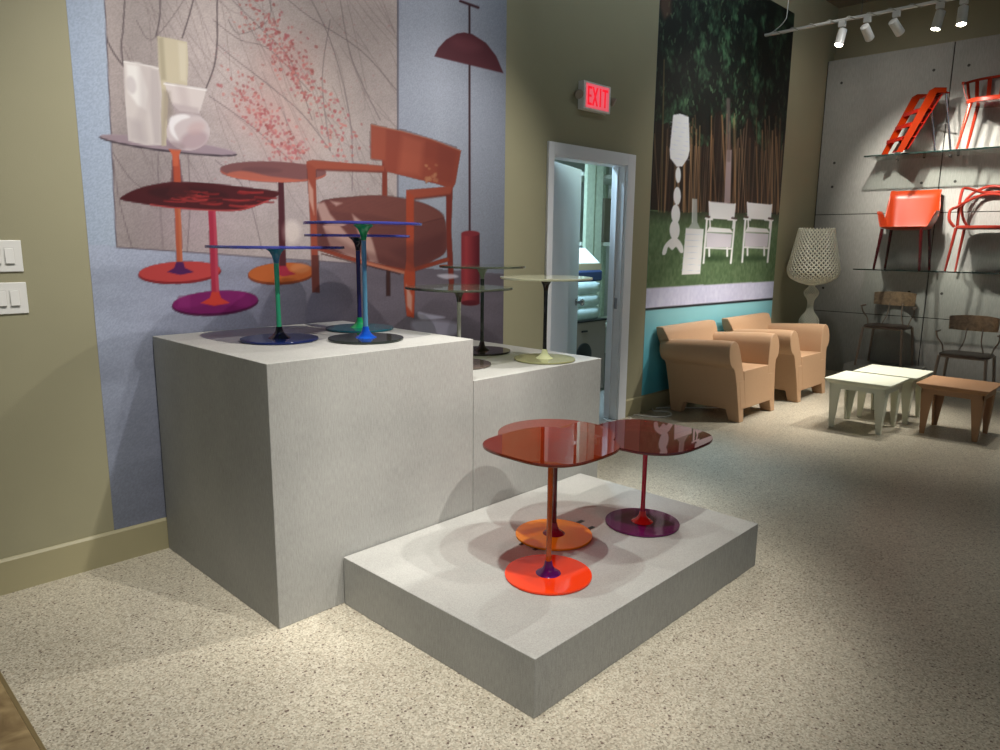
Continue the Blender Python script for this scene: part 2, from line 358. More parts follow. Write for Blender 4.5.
# ------------------------------------------------------------------ printed murals
class Paint:
    def __init__(s, x0, x1, z0, z1, step):
        s.nx = int((x1-x0)/step)+1; s.nz = int((z1-z0)/step)+1
        s.X, s.Z = np.meshgrid(np.linspace(x0, x1, s.nx), np.linspace(z0, z1, s.nz))
        s.u, s.v = proj(s.X, np.full_like(s.X, W), s.Z)
        s.img = np.zeros(s.X.shape+(3,)); s.rng = np.random.RandomState(3)
    def noise(s, fx, fz, seed=0, octv=3):
        r = np.zeros_like(s.X); amp = 1; tot = 0; rs = np.random.RandomState(seed)
        for o in range(octv):
            gx, gz = fx*2**o, fz*2**o; x = (s.X+20)*gx; z = (s.Z+20)*gz; xi = x.astype(int); zi = z.astype(int); xf = x-xi; zf = z-zi
            tab = rs.rand(256, 256); xf = xf*xf*(3-2*xf); zf = zf*zf*(3-2*zf)
            g = lambda a, b_: tab[a % 256, b_ % 256]
            r += amp*((g(xi, zi)*(1-xf)+g(xi+1, zi)*xf)*(1-zf)+(g(xi, zi+1)*(1-xf)+g(xi+1, zi+1)*xf)*zf); tot += amp; amp *= .5
        return r/tot
    def region(s, pts, pad=2):
        a = np.array(pts, float); m = (s.u > a[:, 0].min()-pad) & (s.u < a[:, 0].max()+pad) & (s.v > a[:, 1].min()-pad) & (s.v < a[:, 1].max()+pad)
        return np.nonzero(m)
    def blend(s, idx, al, col):
        al = np.clip(al, 0, 1)[:, None]; s.img[idx] = s.img[idx]*(1-al)+np.asarray(col)*al
    def colr(s, c, idx, pts):
        if callable(c): return c(s.u[idx], s.v[idx])
        c = np.array(c, float)
        if c.ndim == 2:   # top / bottom gradient
            a = np.array(pts, float)[:, 1]; t = np.clip((s.v[idx]-a.min())/max(a.max()-a.min(), 1e-6), 0, 1)[:, None]; return c[0]*(1-t)+c[1]*t
        return c
    def poly(s, pts, col, alpha=1, soft=.9):
        idx = s.region(pts)
        if len(idx[0]) == 0: return
        u, v = s.u[idx], s.v[idx]; P = np.array(pts, float); ins = np.zeros(u.shape, bool); dm = np.full(u.shape, 1e9)
        for i in range(len(P)):
            a, b_ = P[i], P[(i+1) % len(P)]
            c = ((a[1] > v) != (b_[1] > v)); xx = (b_[0]-a[0])*(v-a[1])/((b_[1]-a[1]) if b_[1] != a[1] else 1e-9)+a[0]; ins ^= c & (u < xx)
            d = b_-a; t = np.clip(((u-a[0])*d[0]+(v-a[1])*d[1])/max(d@d, 1e-9), 0, 1); dm = np.minimum(dm, np.hypot(u-a[0]-t*d[0], v-a[1]-t*d[1]))
        sd = np.where(ins, dm, -dm); s.blend(idx, alpha*np.clip(.5+sd/soft, 0, 1), s.colr(col, idx, pts))
    def spoly(s, pts, col, alpha=1, soft=.9):
        s.poly([(p.x, p.y) for p in spline([(a, b_, 0) for a, b_ in pts], 5, True)], col, alpha, soft)
    def line(s, pts, wd, col, alpha=1, soft=.9, curve=False):
        if curve: pts = [(p.x, p.y) for p in spline([(a, b_, 0) for a, b_ in pts], 5)]
        idx = s.region(pts, wd+2)
        if len(idx[0]) == 0: return
        u, v = s.u[idx], s.v[idx]; P = np.array(pts, float); dm = np.full(u.shape, 1e9)
        for i in range(len(P)-1):
            a, b_ = P[i], P[i+1]; d = b_-a; t = np.clip(((u-a[0])*d[0]+(v-a[1])*d[1])/max(d@d, 1e-9), 0, 1); dm = np.minimum(dm, np.hypot(u-a[0]-t*d[0], v-a[1]-t*d[1]))
        s.blend(idx, alpha*np.clip(.5+(wd/2-dm)/soft, 0, 1), s.colr(col, idx, pts))
    def ell(s, cx, cy, rx, ry, col, rot=0, alpha=1, soft=.9):
        c, n = math.cos(math.radians(rot)), math.sin(math.radians(rot))
        s.poly([(cx+rx*math.cos(t)*c-ry*math.sin(t)*n, cy+rx*math.cos(t)*n+ry*math.sin(t)*c) for t in np.linspace(0, 2*PI, 33)[:-1]], col, alpha, soft)
    def build(s, name, gain=1.0, rough=.5):
        nx, nz = s.nx, s.nz; me = bpy.data.meshes.new(name); th = .002
        co_ = np.zeros((nx*nz, 3)); co_[:, 0] = s.X.ravel(); co_[:, 1] = W-th; co_[:, 2] = s.Z.ravel()
        ii = np.arange(nx*nz).reshape(nz, nx); q = np.stack([ii[:-1, :-1], ii[:-1, 1:], ii[1:, 1:], ii[1:, :-1]], -1).reshape(-1, 4)
        # thin edge so that the print has a thickness
        x0, x1, z0, z1 = s.X.min(), s.X.max(), s.Z.min(), s.Z.max(); n0 = nx*nz
        cor = np.array([(x0, W, z0), (x1, W, z0), (x1, W, z1), (x0, W, z1)]); co_ = np.vstack([co_, cor])
        c4 = [ii[0, 0], ii[0, -1], ii[-1, -1], ii[-1, 0]]
        q = np.vstack([q]+[np.array([[c4[i], n0+i, n0+(i+1) % 4, c4[(i+1) % 4]]]) for i in range(4)])
        me.vertices.add(len(co_)); me.vertices.foreach_set('co', co_.ravel())
        me.loops.add(q.size); me.loops.foreach_set('vertex_index', q.ravel().astype(np.int32))
        me.polygons.add(len(q)); me.polygons.foreach_set('loop_start', np.arange(0, q.size, 4, dtype=np.int32)); me.update(calc_edges=True)
        c = np.clip(s.img/255*1.0, 0, 1); c = np.where(c <= .04045, c/12.92, ((c+.055)/1.055)**2.4)*gain; c = np.clip(c, 0, .95)
        col = np.ones((len(co_), 4)); col[:n0, :3] = c.reshape(-1, 3); col[n0:, :3] = .4
        at = me.color_attributes.new('print', 'FLOAT_COLOR', 'POINT'); at.data.foreach_set('color', col.ravel())
        m, N, L = newmat(name+'_print'); b_ = N['Principled BSDF']; b_.inputs['Roughness'].default_value = rough; b_.inputs['Specular IOR Level'].default_value = .3
        a = N.new('ShaderNodeAttribute'); a.attribute_name = 'print'; L.new(a.outputs['Color'], b_.inputs['Base Color'])
        tc = N.new('ShaderNodeTexCoord'); nn = N.new('ShaderNodeTexNoise'); nn.inputs['Scale'].default_value = 260; L.new(tc.outputs['Object'], nn.inputs['Vector'])
        bp = N.new('ShaderNodeBump'); bp.inputs['Strength'].default_value = .25; bp.inputs['Distance'].default_value = .002; L.new(nn.outputs[0], bp.inputs['Height']); L.new(bp.outputs[0], b_.inputs['Normal'])
        me.materials.append(m); o = bpy.data.objects.new(name, me); C.objects.link(o); return o

# --- mural of furniture (left)
p = Paint(1.0415, 3.6598, ZB+.001, 3.93, .0055)
u, v = p.u, p.v
def mixc(a, b_, t): t = np.clip(t, 0, 1)[..., None]; return np.array(a, float)*(1-t)+np.array(b_, float)*t
n1 = p.noise(1.2, 1.2, 1); n2 = p.noise(14, 14, 2); n3 = p.noise(2, 9, 5)
# print ground: wall strip at left, grey-blue wall at right
bg = mixc((170, 185, 208), (176, 188, 206), (u-60)/60)
rw = mixc((156, 162, 178), (182, 188, 204), 1-np.abs(u-440)/70); rw = rw*(1-.28*np.clip((v-90)/190, 0, 1))[..., None]
bg = np.where((u > 390)[..., None], rw, bg)
fl = mixc((168, 176, 196), (134, 134, 152), (u-100)/170); fl = mixc((0, 0, 0), (1, 1, 1), np.ones_like(u))*fl
fl2 = mixc((0, 0, 0), (98, 90, 100), np.ones_like(u)); tt = np.clip((u-250)/110, 0, 1)[..., None]; fl = fl*(1-tt)+fl2*tt
fl = fl*(1+.10*(n3-.5)*2)[..., None]
fl = fl*(1-.20*np.clip((v-330)/200, 0, 1))[..., None]
hl = 246+(u-115)*.072; p.img = np.where((v > hl)[..., None], fl, bg)
# pinkish canvas leaning against that wall
cv = mixc((190, 176, 172), (172, 159, 158), (v+20)/240)
cv = cv*(1-.12*np.exp(-((u-150)/40)**2*np.ones_like(v)))[..., None]*(1+.10*(n1-.5)*2)[..., None]*(1+.05*(n2-.5)*2)[..., None]
warm = np.exp(-((u-300)/60)**2-((v-110)/80)**2)[..., None]; cv = cv*(1-.35*warm)+np.array((206, 186, 168))*.35*warm
pk = np.exp(-((u-190)/50)**2-((v-225)/40)**2)[..., None]; cv = cv*(1-.3*pk)+np.array((196, 164, 176))*.3*pk
cvf = lambda uu, vv: None
mask = (u > 104.5+(v)*.048) & (u < 397.5) & (v < 247.3+(u-116)*.068); p.img = np.where(mask[..., None], cv, p.img)
p.line([(104.5, -150), (104.5, 0), (116.3, 247.3), (201, 253), (295, 259.5), (396, 266)], 1.2, (90, 78, 88), .8)
p.line([(397.6, -160), (397.6, 266)], 1.6, (104, 100, 112), .8)
rg = np.random.RandomState(21).rand(*u.shape); p.img = p.img*(1+.10*(rg-.5))[..., None]
for a_, b_, r1_, k_ in ((285, 60, 30, .35), (262, 112, 32, .4), (290, 145, 24, .35)):
    hz_ = (np.exp(-((u-a_)/r1_)**2-((v-b_)/26)**2)*mask*k_)[..., None]; p.img = p.img*(1-hz_)+np.array((204, 150, 146))*hz_
_wallpart = p.img.copy()
# branches on the canvas
dk = (84, 70, 74)
br = [[(123, 66), (121, 45), (123, 28), (126, -30)], [(123, 66), (113, 52), (106, 36), (104, 10)], [(156, 36), (160, 10), (158, -40)], [(182, 38), (190, 12), (200, -30)],
      [(206, 88), (214, 66), (217, 40), (217, 0), (220, -50)], [(217, 44), (236, 60), (262, 80), (300, 112), (330, 150)], [(213, 20), (240, 40), (270, 50), (310, 92)],
      [(159, 145), (158, 178), (163, 250)], [(188, 152), (190, 200), (187, 252)], [(112, 152), (128, 176), (140, 187)], [(113, 160), (119, 200), (132, 248)], [(209, 96), (250, 125), (290, 160), (300, 166)],
      [(232, 0), (262, 30), (290, 60), (312, 120)], [(300, -20), (330, 40), (350, 120), (352, 190)], [(340, 0), (352, 60), (380, 120)], [(246, -40), (300, 10), (360, 50), (396, 90)], [(215, 160), (245, 190), (262, 250)], [(330, 20), (322, 80), (330, 150)], [(136, 20), (150, 40), (170, 20), (190, -10)], [(270, -10), (268, 20), (240, 34), (228, 20)]]
for i, b_ in enumerate(br): p.line(b_, 1.5 if i < 5 else .9, dk, .85 if i < 5 else .5, curve=True)
rs = np.random.RandomState(5)
for i in range(80):
    a = rs.uniform(120, 390); b0 = rs.uniform(-80, 150); p.line([(a, b0), (a+rs.uniform(8, 26), b0+rs.uniform(20, 50)), (a+rs.uniform(24, 60), b0+rs.uniform(60, 120))], .7, (120, 104, 104), .42, curve=True)
# blossoms
path = [(262, 24), (278, 40), (290, 60), (302, 84), (316, 100)]; path2 = [(238, 82), (250, 104), (268, 124), (284, 142), (300, 160)]
for pa, cnt in ((path, 240), (path2, 260), ([(330, 100), (334, 130), (345, 160)], 80), ([(236, -40), (250, 0), (262, 24)], 70)):
    for i in range(cnt):
        t = rs.uniform(0, len(pa)-1.001); k0 = int(t); q = np.array(pa[k0])*(1-t+k0)+np.array(pa[k0+1])*(t-k0)+rs.normal(0, 9, 2)*(1, .9)
        p.ell(q[0], q[1], rs.uniform(.9, 2.2), rs.uniform(.8, 1.7), [(178, 104, 100), (158, 88, 86), (198, 124, 118), (176, 100, 104)][rs.randint(4)], rs.uniform(0, 90), rs.uniform(.5, .9), .8)
for i in range(260):
    p.ell(rs.uniform(210, 392), rs.uniform(-60, 190), rs.uniform(.6, 1.2), rs.uniform(.6, 1.1), (170, 120, 122), 0, rs.uniform(.2, .55), .8)
p.img = np.where(mask[..., None], p.img, _wallpart)
p.line([(397.6, -160), (397.6, 266)], 1.6, (104, 100, 112), .8)
def ptable_base(cx, cy, rx, ry, col, dark, rot=-3):
    p.ell(cx, cy+1.2, rx, ry, dark, rot); p.ell(cx, cy-.5, rx-.6, ry-.8, col, rot)
_ground = p.img.copy(); p.img_before = _ground
# upper round table with vases
ptable_base(179.5, 272, 41.5, 10.8, (218, 84, 80), (150, 40, 46))
p.poly([(172.5, 152), (178.5, 152), (182.5, 264), (176.5, 264)], (206, 112, 74)); p.poly([(176.4, 160), (178.5, 160), (182.5, 262), (180, 262)], (226, 150, 100), .6)
p.poly([(176, 262), (183, 262), (185, 268), (194, 272), (180, 275), (167, 272), (174, 268)], (92, 34, 104))
# orange-based round table
ptable_base(281, 273, 33.5, 10.6, (206, 116, 52), (140, 70, 34)); p.ell(300, 268, 10, 5, (232, 176, 120), 0, .5, 3)
p.poly([(278, 182), (283.5, 182), (286, 270), (279, 270)], (84, 34, 44)); p.poly([(279, 266), (286, 266), (289, 271), (296, 274), (283, 276.5), (274, 273.5)], (176, 44, 70))
p.ell(273, 172.6, 53, 9.6, (196, 116, 92), 2); p.ell(273, 170.8, 53, 9.2, (142, 100, 96), 2)
p.spoly([(228, 173), (246, 171), (268, 176), (300, 180), (280, 182), (250, 180), (232, 177)], (226, 132, 100), .75, 1.5)
p.ell(262, 170, 20, 3, (112, 78, 78), 2, .5, 3)
# purple-based table with dark red top
ptable_base(215, 302.5, 43.5, 12, (142, 30, 118), (92, 16, 76), -4)
p.poly([(178, 297), (190, 295), (190, 309), (178, 307)], (176, 66, 150), .35, 2); p.poly([(240, 293), (250, 296), (250, 305), (236, 309)], (170, 60, 146), .3, 3)
p.poly([(208, 208), (215.5, 208), (219, 296), (211.5, 296)], (190, 52, 82)); p.poly([(213, 208), (215.5, 208), (219, 294), (216, 294)], (222, 100, 120), .6)
p.poly([(211.5, 292), (219, 292), (221, 298), (230, 303), (214, 306), (200.5, 303), (209.5, 298)], (226, 74, 56))
top2 = [(120, 198), (130, 192), (143, 187), (160, 183.5), (175, 182), (207, 183), (243, 187), (268, 190), (279.5, 192.5), (277, 196), (266, 201.5), (254, 206.8), (237, 210.8), (207, 210), (175, 208), (150, 205), (134, 202.4), (123, 200.3)]
p.spoly(top2, (84, 22, 28)); p.ell(188, 194, 40, 7, (62, 14, 20), 3, .8, 4)
for i in range(30):
    a = rs.uniform(172, 268); c = 186+(a-170)*.05+rs.uniform(2, 17); L_ = rs.uniform(8, 26)
    if 185 < c < 207: p.line([(a-L_/2, c-1.2), (a, c), (min(a+L_/2, 276), c-rs.uniform(0, 2))], rs.uniform(1.0, 2.2), [(206, 74, 66), (160, 36, 36), (190, 60, 56), (120, 26, 30)][rs.randint(4)], rs.uniform(.5, .85), 1.2, True)
p.line([(150, 204.6), (175, 207.8), (207, 210), (237, 210.2), (254, 206), (268, 200.5)], 1.4, (220, 90, 84), .8, curve=True)
p.poly([(172.5, 160), (179, 160), (182, 182), (190, 190), (196, 196), (176, 199), (166, 195), (171, 186)], (90, 28, 30), .55, 2); p.poly([(172.5, 154), (179, 154), (180.6, 182), (174, 182)], (206, 100, 66))
_d = np.abs(p.img-_ground).sum(-1, keepdims=True) > 2; p.img = np.where(_d, p.img*(.84, .76, .78), p.img); _ground = p.img.copy()
# vase table top
p.ell(168, 146, 69.5, 6.2, (70, 58, 66), 7.2); p.ell(168, 144.6, 69, 5.6, (168, 148, 156), 7.2, .9)
p.poly([(168.5, 149), (181, 150), (178.5, 156), (178, 166), (173, 166), (172.5, 156)], (196, 96, 66))
p.poly([(157, 36), (169, 38), (187, 42), (188, 64), (187, 86), (172, 84), (165, 82), (168, 100), (166, 146), (161.5, 146), (160, 92), (158.6, 66)], (202, 190, 164)); p.poly([(158, 38), (163, 37), (166, 80), (161, 80)], (150, 140, 116), .5, 3); p.poly([(178, 42), (186, 44), (186, 82), (180, 80)], (222, 212, 190), .6, 3)
p.poly([(123, 61), (138, 63), (158.4, 68), (161.5, 92), (160.5, 116), (161.5, 145.5), (145, 145), (128.4, 141), (125.5, 104)], (216, 206, 202))
p.poly([(150, 68), (158.4, 70), (161, 95), (160.5, 144), (154, 144), (150, 110)], (176, 164, 164), .55, 4); p.poly([(126, 64), (140, 66), (148, 92), (146, 110), (138, 106), (128, 92)], (244, 240, 236), .8, 3); p.ell(131, 85, 5, 9, (206, 196, 196), -12, .8, 3)
p.line([(124, 61.5), (138, 63.5), (158, 68.5)], 1.3, (242, 238, 234), .9)
p.ell(188, 132, 21.8, 18.6, (206, 192, 192)); p.poly([(164, 83), (206, 89.6), (204, 98), (199, 113.6), (179, 111), (172, 104)], (218, 206, 202)); p.poly([(172, 103), (198, 108), (200, 116), (176, 116)], (180, 164, 166), .6, 3)
p.ell(194, 140, 14, 9, (168, 140, 146), -15, .6, 5); p.spoly([(170, 118), (182, 114), (190, 117), (180, 121), (174, 128), (178, 140), (170, 132)], (244, 240, 240), .85, 2.5); p.line([(164, 83.5), (206, 90)], 1.5, (246, 242, 240), .9)
p.poly([(138, 64), (150, 67), (152, 90), (147, 118), (150, 144), (138, 143), (134, 120), (140, 104)], (190, 178, 176), .5, 6)
p.poly([(128, 118), (142, 122), (146, 143), (129, 140)], (176, 164, 166), .45, 7)
p.poly([(176, 84), (186, 86), (190, 108), (181, 108)], (188, 172, 172), .45, 6); p.ell(176, 146, 9, 4, (138, 116, 122), 12, .5, 4); p.ell(196, 128, 9, 6, (200, 170, 168), -20, .6, 5)
p.poly([(163, 90), (170, 92), (172, 112), (166, 122), (164, 145), (161.5, 145)], (150, 136, 124), .55, 4)
_ground = p.img.copy()
# armchair
FR0 = None
p.poly([(382, 150), (387, 150), (387, 198), (382, 198)], (150, 68, 52)); p.poly([(446, 186), (452.5, 187), (451, 230), (454, 286), (449, 286.5), (446, 240)], (140, 58, 46))
p.poly([(386, 250), (390, 250), (390, 296), (386, 296)], (70, 44, 44))
p.spoly([(318, 206), (330, 199), (350, 197), (368, 195.5), (385, 196), (415, 201), (434, 208), (444, 218), (446, 235), (445, 252), (430, 262), (413, 270.5), (390, 266), (360, 258), (330, 250), (316, 244)], (126, 74, 70))
p.spoly([(320, 206), (350, 198), (385, 196.5), (415, 201.5), (436, 210), (443, 218), (430, 222), (412, 226), (380, 216), (340, 212)], (142, 86, 78), .8, 3); p.line([(412, 226), (443, 218)], 1, (92, 48, 46), .8)
for a in ([(316, 204), (324, 202), (330, 214), (352, 240), (366, 262), (352, 258), (330, 246), (322, 224)], [(352, 214), (362, 222), (372, 240), (378, 262), (370, 262), (360, 240)], [(330, 201), (342, 203), (336, 206)]): p.poly(a, (226, 196, 184), .8, 2.5)
p.line([(317, 248), (345, 257), (375, 265), (407, 271.5), (447, 259.5)], 4, (164, 74, 52), curve=False); p.line([(362, 262), (405, 273)], 3, (222, 150, 118), .8); p.line([(322, 254), (400, 274)], 1, (84, 34, 30), .6)
p.poly([(371, 125), (400, 131), (430, 139), (460.8, 150.5), (455, 184), (451.5, 189), (437, 184), (420, 180), (386, 171.5), (382, 160), (371, 158.5)], (174, 84, 64)); p.poly([(371, 125), (386, 128), (385, 160), (371, 158.5)], (196, 104, 78), .7, 3); p.poly([(400, 131), (455, 149), (452, 166), (400, 150)], (160, 74, 58), .5, 6)
for i in range(16): p.ell(rs.uniform(425, 438), rs.uniform(162, 182), rs.uniform(1, 2), rs.uniform(1, 3), (214, 150, 110), 20, .7)
p.line([(371, 125), (400, 131), (430, 139), (460.5, 151)], 1, (214, 140, 110), .8)
p.poly([(306.5, 161.5), (312, 160), (384, 166), (384, 172.5), (316, 169.5), (306.5, 168)], (186, 96, 72)); p.poly([(306.5, 162), (315.5, 168), (317, 240), (319.5, 292.5), (312, 292.5), (310, 220)], (176, 86, 64)); p.poly([(308, 180), (313, 190), (314, 215), (309, 200)], (240, 200, 180), .8, 2); p.poly([(311.5, 255), (318.5, 255), (319.5, 292.5), (312, 292.5)], (96, 48, 44), .8)
p.poly([(406, 190), (450, 186.5), (452, 189), (450, 195), (414, 199), (407, 197)], (182, 90, 68)); p.poly([(406, 191), (413.8, 196), (413.5, 260), (415, 275), (413.8, 318), (406.5, 316), (404, 290), (403.5, 278), (406, 262)], (192, 84, 54)); p.poly([(406, 284), (412, 296), (411.5, 312), (407, 306)], (232, 196, 180), .8, 2)
_d = np.abs(p.img-_ground).sum(-1, keepdims=True) > 2; p.img = np.where(_d, p.img*(.80, .76, .76), p.img)
wv = ((np.sin(u*2.6+v*.6)*np.sin(v*2.4-u*.5)) > .25) & (u > 318) & (u < 446) & (v > 197) & (v < 270) & (np.abs(p.img-np.array((126, 74, 70))*(.82, .84, .88)).sum(-1) < 60)
p.img = np.where(wv[..., None], p.img*.88, p.img)
p.poly([(390, 250), (445, 232), (444, 252), (413, 270)], (70, 34, 36), .45, 8); p.poly([(318, 226), (350, 246), (400, 262), (410, 270), (370, 261), (318, 247)], (74, 36, 36), .35, 5)
p.poly([(402, 134), (424, 141), (420, 176), (398, 172)], (196, 110, 84), .35, 7); p.poly([(438, 144), (458, 152), (452, 184), (436, 180)], (116, 52, 44), .4, 6)
p.poly([(317, 168.5), (384, 171), (384, 173), (317, 171)], (100, 46, 38), .6, 1.5); p.poly([(414, 198), (450, 193.5), (450, 196), (414, 200.5)], (96, 42, 34), .6, 1.5)
# floor lamp
p.line([(469.2, 5), (469.5, 232)], 2.0, (62, 34, 40)); p.line([(460, 1.2), (478, 7.6)], 2.6, (72, 36, 44))
p.poly([(434, 56.5), (438, 48), (446, 39.5), (456.7, 33.5), (464, 32.5), (472, 34), (486, 43), (496, 56), (503.3, 73.3)], (96, 44, 54)); p.ell(466, 44, 16, 7, (128, 66, 76), 14, .5, 8)
p.poly([(461, 234), (479.5, 234), (479.3, 303), (461, 303)], lambda a, b_: mixc((150, 54, 60), (80, 22, 32), np.abs(a-466)/13)); p.ell(470.2, 303, 9.3, 2.8, (84, 24, 34)); p.ell(470.2, 233.5, 9.3, 2.8, (126, 44, 52))
p.spoly([(418, 312), (428, 314), (445, 317), (436, 319), (420, 319)], (170, 168, 186), .8, 2); p.spoly([(412, 322), (430, 320), (458, 324), (456, 334), (436, 336), (416, 332)], (156, 154, 172), .7, 4); p.spoly([(437, 275), (452, 274), (458, 277), (446, 279)], (190, 188, 200), .8, 2)
p.ell(292, 232, 9, 12, (232, 216, 208), 0, .5, 7)
lu = p.img.mean(-1, keepdims=True); p.img = np.clip(lu+(p.img-lu)*1.0, 0, 255)
o = p.build('wall_mural', .80)
tag(o, 'large wall print of red tables, cream vases and rust armchair, behind the tall podium', 'wall mural')

# --- garden mural (right)
p = Paint(5.471, 8.087, ZB+.001, 3.934, .008)
u, v = p.u, p.v; rs = np.random.RandomState(11)
nA = p.noise(9, 7, 3, 4); nB = p.noise(30, 26, 4, 2); nS = p.noise(48, .6, 6, 2); nW = p.noise(2, 3, 8)
trunk = mixc((26, 21, 17), (108, 88, 68), (nS-.48)*2.6)*(1-.45*np.clip((140-v)/50, 0, 1))[..., None]
leaf = mixc((12, 18, 14), (62, 96, 66), (nA-.5)*2.6+(nB-.5)*1.0); dkr = np.clip((u-740)/50, 0, 1)[..., None]; leaf = leaf*(1-.45*dkr)
edge = 132+34*(p.noise(5, .01, 9, 2)-.5)*2-(u-700)*.02
img = np.where((v < edge)[..., None], leaf, trunk)
gr = mixc((88, 108, 78), (62, 84, 54), (nB-.2)*1.2); gy = 211+(u-660)*.03; img = np.where((v > gy+3*(nW-.5))[..., None], gr, img)
sh = np.clip(1-(v-gy)/14, 0, 1)*(v > gy); img = img*(1-.45*sh[..., None])
pv = mixc((186, 188, 208), (170, 172, 196), nB); py0 = 288+(u-643)*-.053; py1 = 309.5+(u-643)*-.083
img = np.where((v > py0)[..., None], pv, img)
te = mixc((122, 176, 184), (66, 138, 152), (v-py1-6)/60)*(1+.06*(nW-.5))[..., None]; img = np.where((v > py1)[..., None], te, img)
p.img = img
p.line([(640, 309.8), (705, 304.5), (775, 298.8)], 2.2, (20, 22, 26)); p.line([(640, 290.5-2), (775, 281)], 1, (120, 130, 130), .6)
for i in range(70):   # bamboo stems
    a = rs.uniform(655, 782); c = rs.uniform(.6, 1.5); p.line([(a+rs.uniform(-5, 5), rs.uniform(112, 150)), (a, 212)], c, [(132, 100, 66), (96, 70, 46), (150, 118, 84), (36, 26, 20)][rs.randint(4)], rs.uniform(.4, .85))
for i in range(520):  # hanging leaves
    a = rs.uniform(648, 792); c = rs.uniform(-5, 150)
    if c > 120+20*math.sin(a*.13)+rs.uniform(-10, 14): continue
    f_ = .55 if a > 745 else 1
    p.line([(a, c), (a+rs.uniform(-1.5, 1.5), c+rs.uniform(2, 5))], rs.uniform(.6, 1.3), tuple(f_*q for q in [(70, 104, 70), (46, 76, 50), (92, 122, 88), (30, 50, 34)][rs.randint(4)]), rs.uniform(.4, .8))
p.poly([(661, -40), (672, -40), (671, 14), (664, 20), (660, 8)], (120, 80, 62), .5, 4)
p.line([(664, 60), (661, 212)], 1.2, (110, 96, 60), .7)
p.poly([(726.5, 150), (731.5, 150), (730, 203), (724, 203)], (134, 118, 118)); p.line([(728, 100), (728.5, 160)], 4, (96, 84, 80), .7, 2)
wh = (222, 222, 232)
p.poly([(673, 115), (680, 113.8), (688.5, 117), (689.5, 150), (687.6, 158), (682, 166.5), (676.5, 166.5), (670, 158), (669.5, 150)], wh)
for i in range(9): p.line([(670.5, 122+i*4.5), (689, 124+i*4.5)], .8, (170, 172, 184), .6)
for cx, cy, rx, ry in ((678, 175, 2.7, 8), (677, 196, 3.7, 9), (675.5, 214, 4.4, 9.5), (674.5, 230, 5, 10)): p.ell(cx, cy, rx, ry, wh); p.ell(cx+.6, cy, rx*.5, ry*.6, (190, 192, 200), 0, .5, 1.5)
p.spoly([(662, 254), (664, 246), (669, 240), (674, 237.5), (679, 240), (682.5, 246), (683, 252), (680, 252.5), (676, 247), (672, 250), (668, 247), (665.5, 254)], wh)
p.ell(716, 258, 14, 3.5, (30, 50, 28), 0, .6, 4); p.ell(752, 258, 13, 3.5, (30, 50, 28), 0, .6, 4)
p.poly([(685.7, 228), (703.5, 229), (700, 274), (681.6, 274.6)], (228, 230, 236))
for i in range(7): p.line([(685-i*.6, 234+i*6), (702.6-i*.5, 235+i*6)], .8, (170, 176, 184), .8)
p.poly([(692.5, 199), (697, 199), (697, 222), (700, 228.5), (688, 228.5), (692, 222)], (170, 176, 176), .75); p.line([(692.5, 199), (692, 222)], .8, (220, 226, 226), .7)
for ox, oy, sc in ((0, 0, 1), (38.5, .8, .93)):
    q = lambda a, b_: (706+ox+(a-706)*sc, 202+oy+(b_-202)*(.97 if ox else 1))
    p.poly([q(709, 201.6), q(735, 204), q(733, 219.8), q(710.4, 218.5)], (226, 226, 234))
    p.line([q(709, 201.6), q(710, 228)], 1.3, wh); p.line([q(735, 204), q(732.5, 228)], 1.3, wh)
    p.poly([q(709, 227), q(730, 229), q(733, 233), q(706.5, 232)], (230, 230, 236)); p.poly([q(706.4, 232.5), q(732, 234.2), q(730.6, 247.8), q(706, 247)], (186, 182, 190))
    for a in ([q(706.8, 219), q(703.3, 263)], [q(734.8, 219.6), q(730.6, 263)], [q(709, 248), q(709, 256)], [q(727, 248), q(727, 256)]): p.line(a, 1.8, wh)
    p.line([q(705.5, 218.5), q(712, 219.5)], 1.8, wh); p.line([q(728, 219.5), q(736, 220)], 1.8, wh); p.line([q(706, 247.8), q(731, 248.8)], 1.5, wh)
    p.line([q(706, 216), q(709, 217)], 2, (70, 56, 50)); p.line([q(732, 218), q(736, 218.6)], 2, (70, 56, 50))
o = p.build('wall_mural', 1.55)
tag(o, 'tall wall print of garden with white chairs and lamp above turquoise band, behind tan armchairs', 'wall mural')

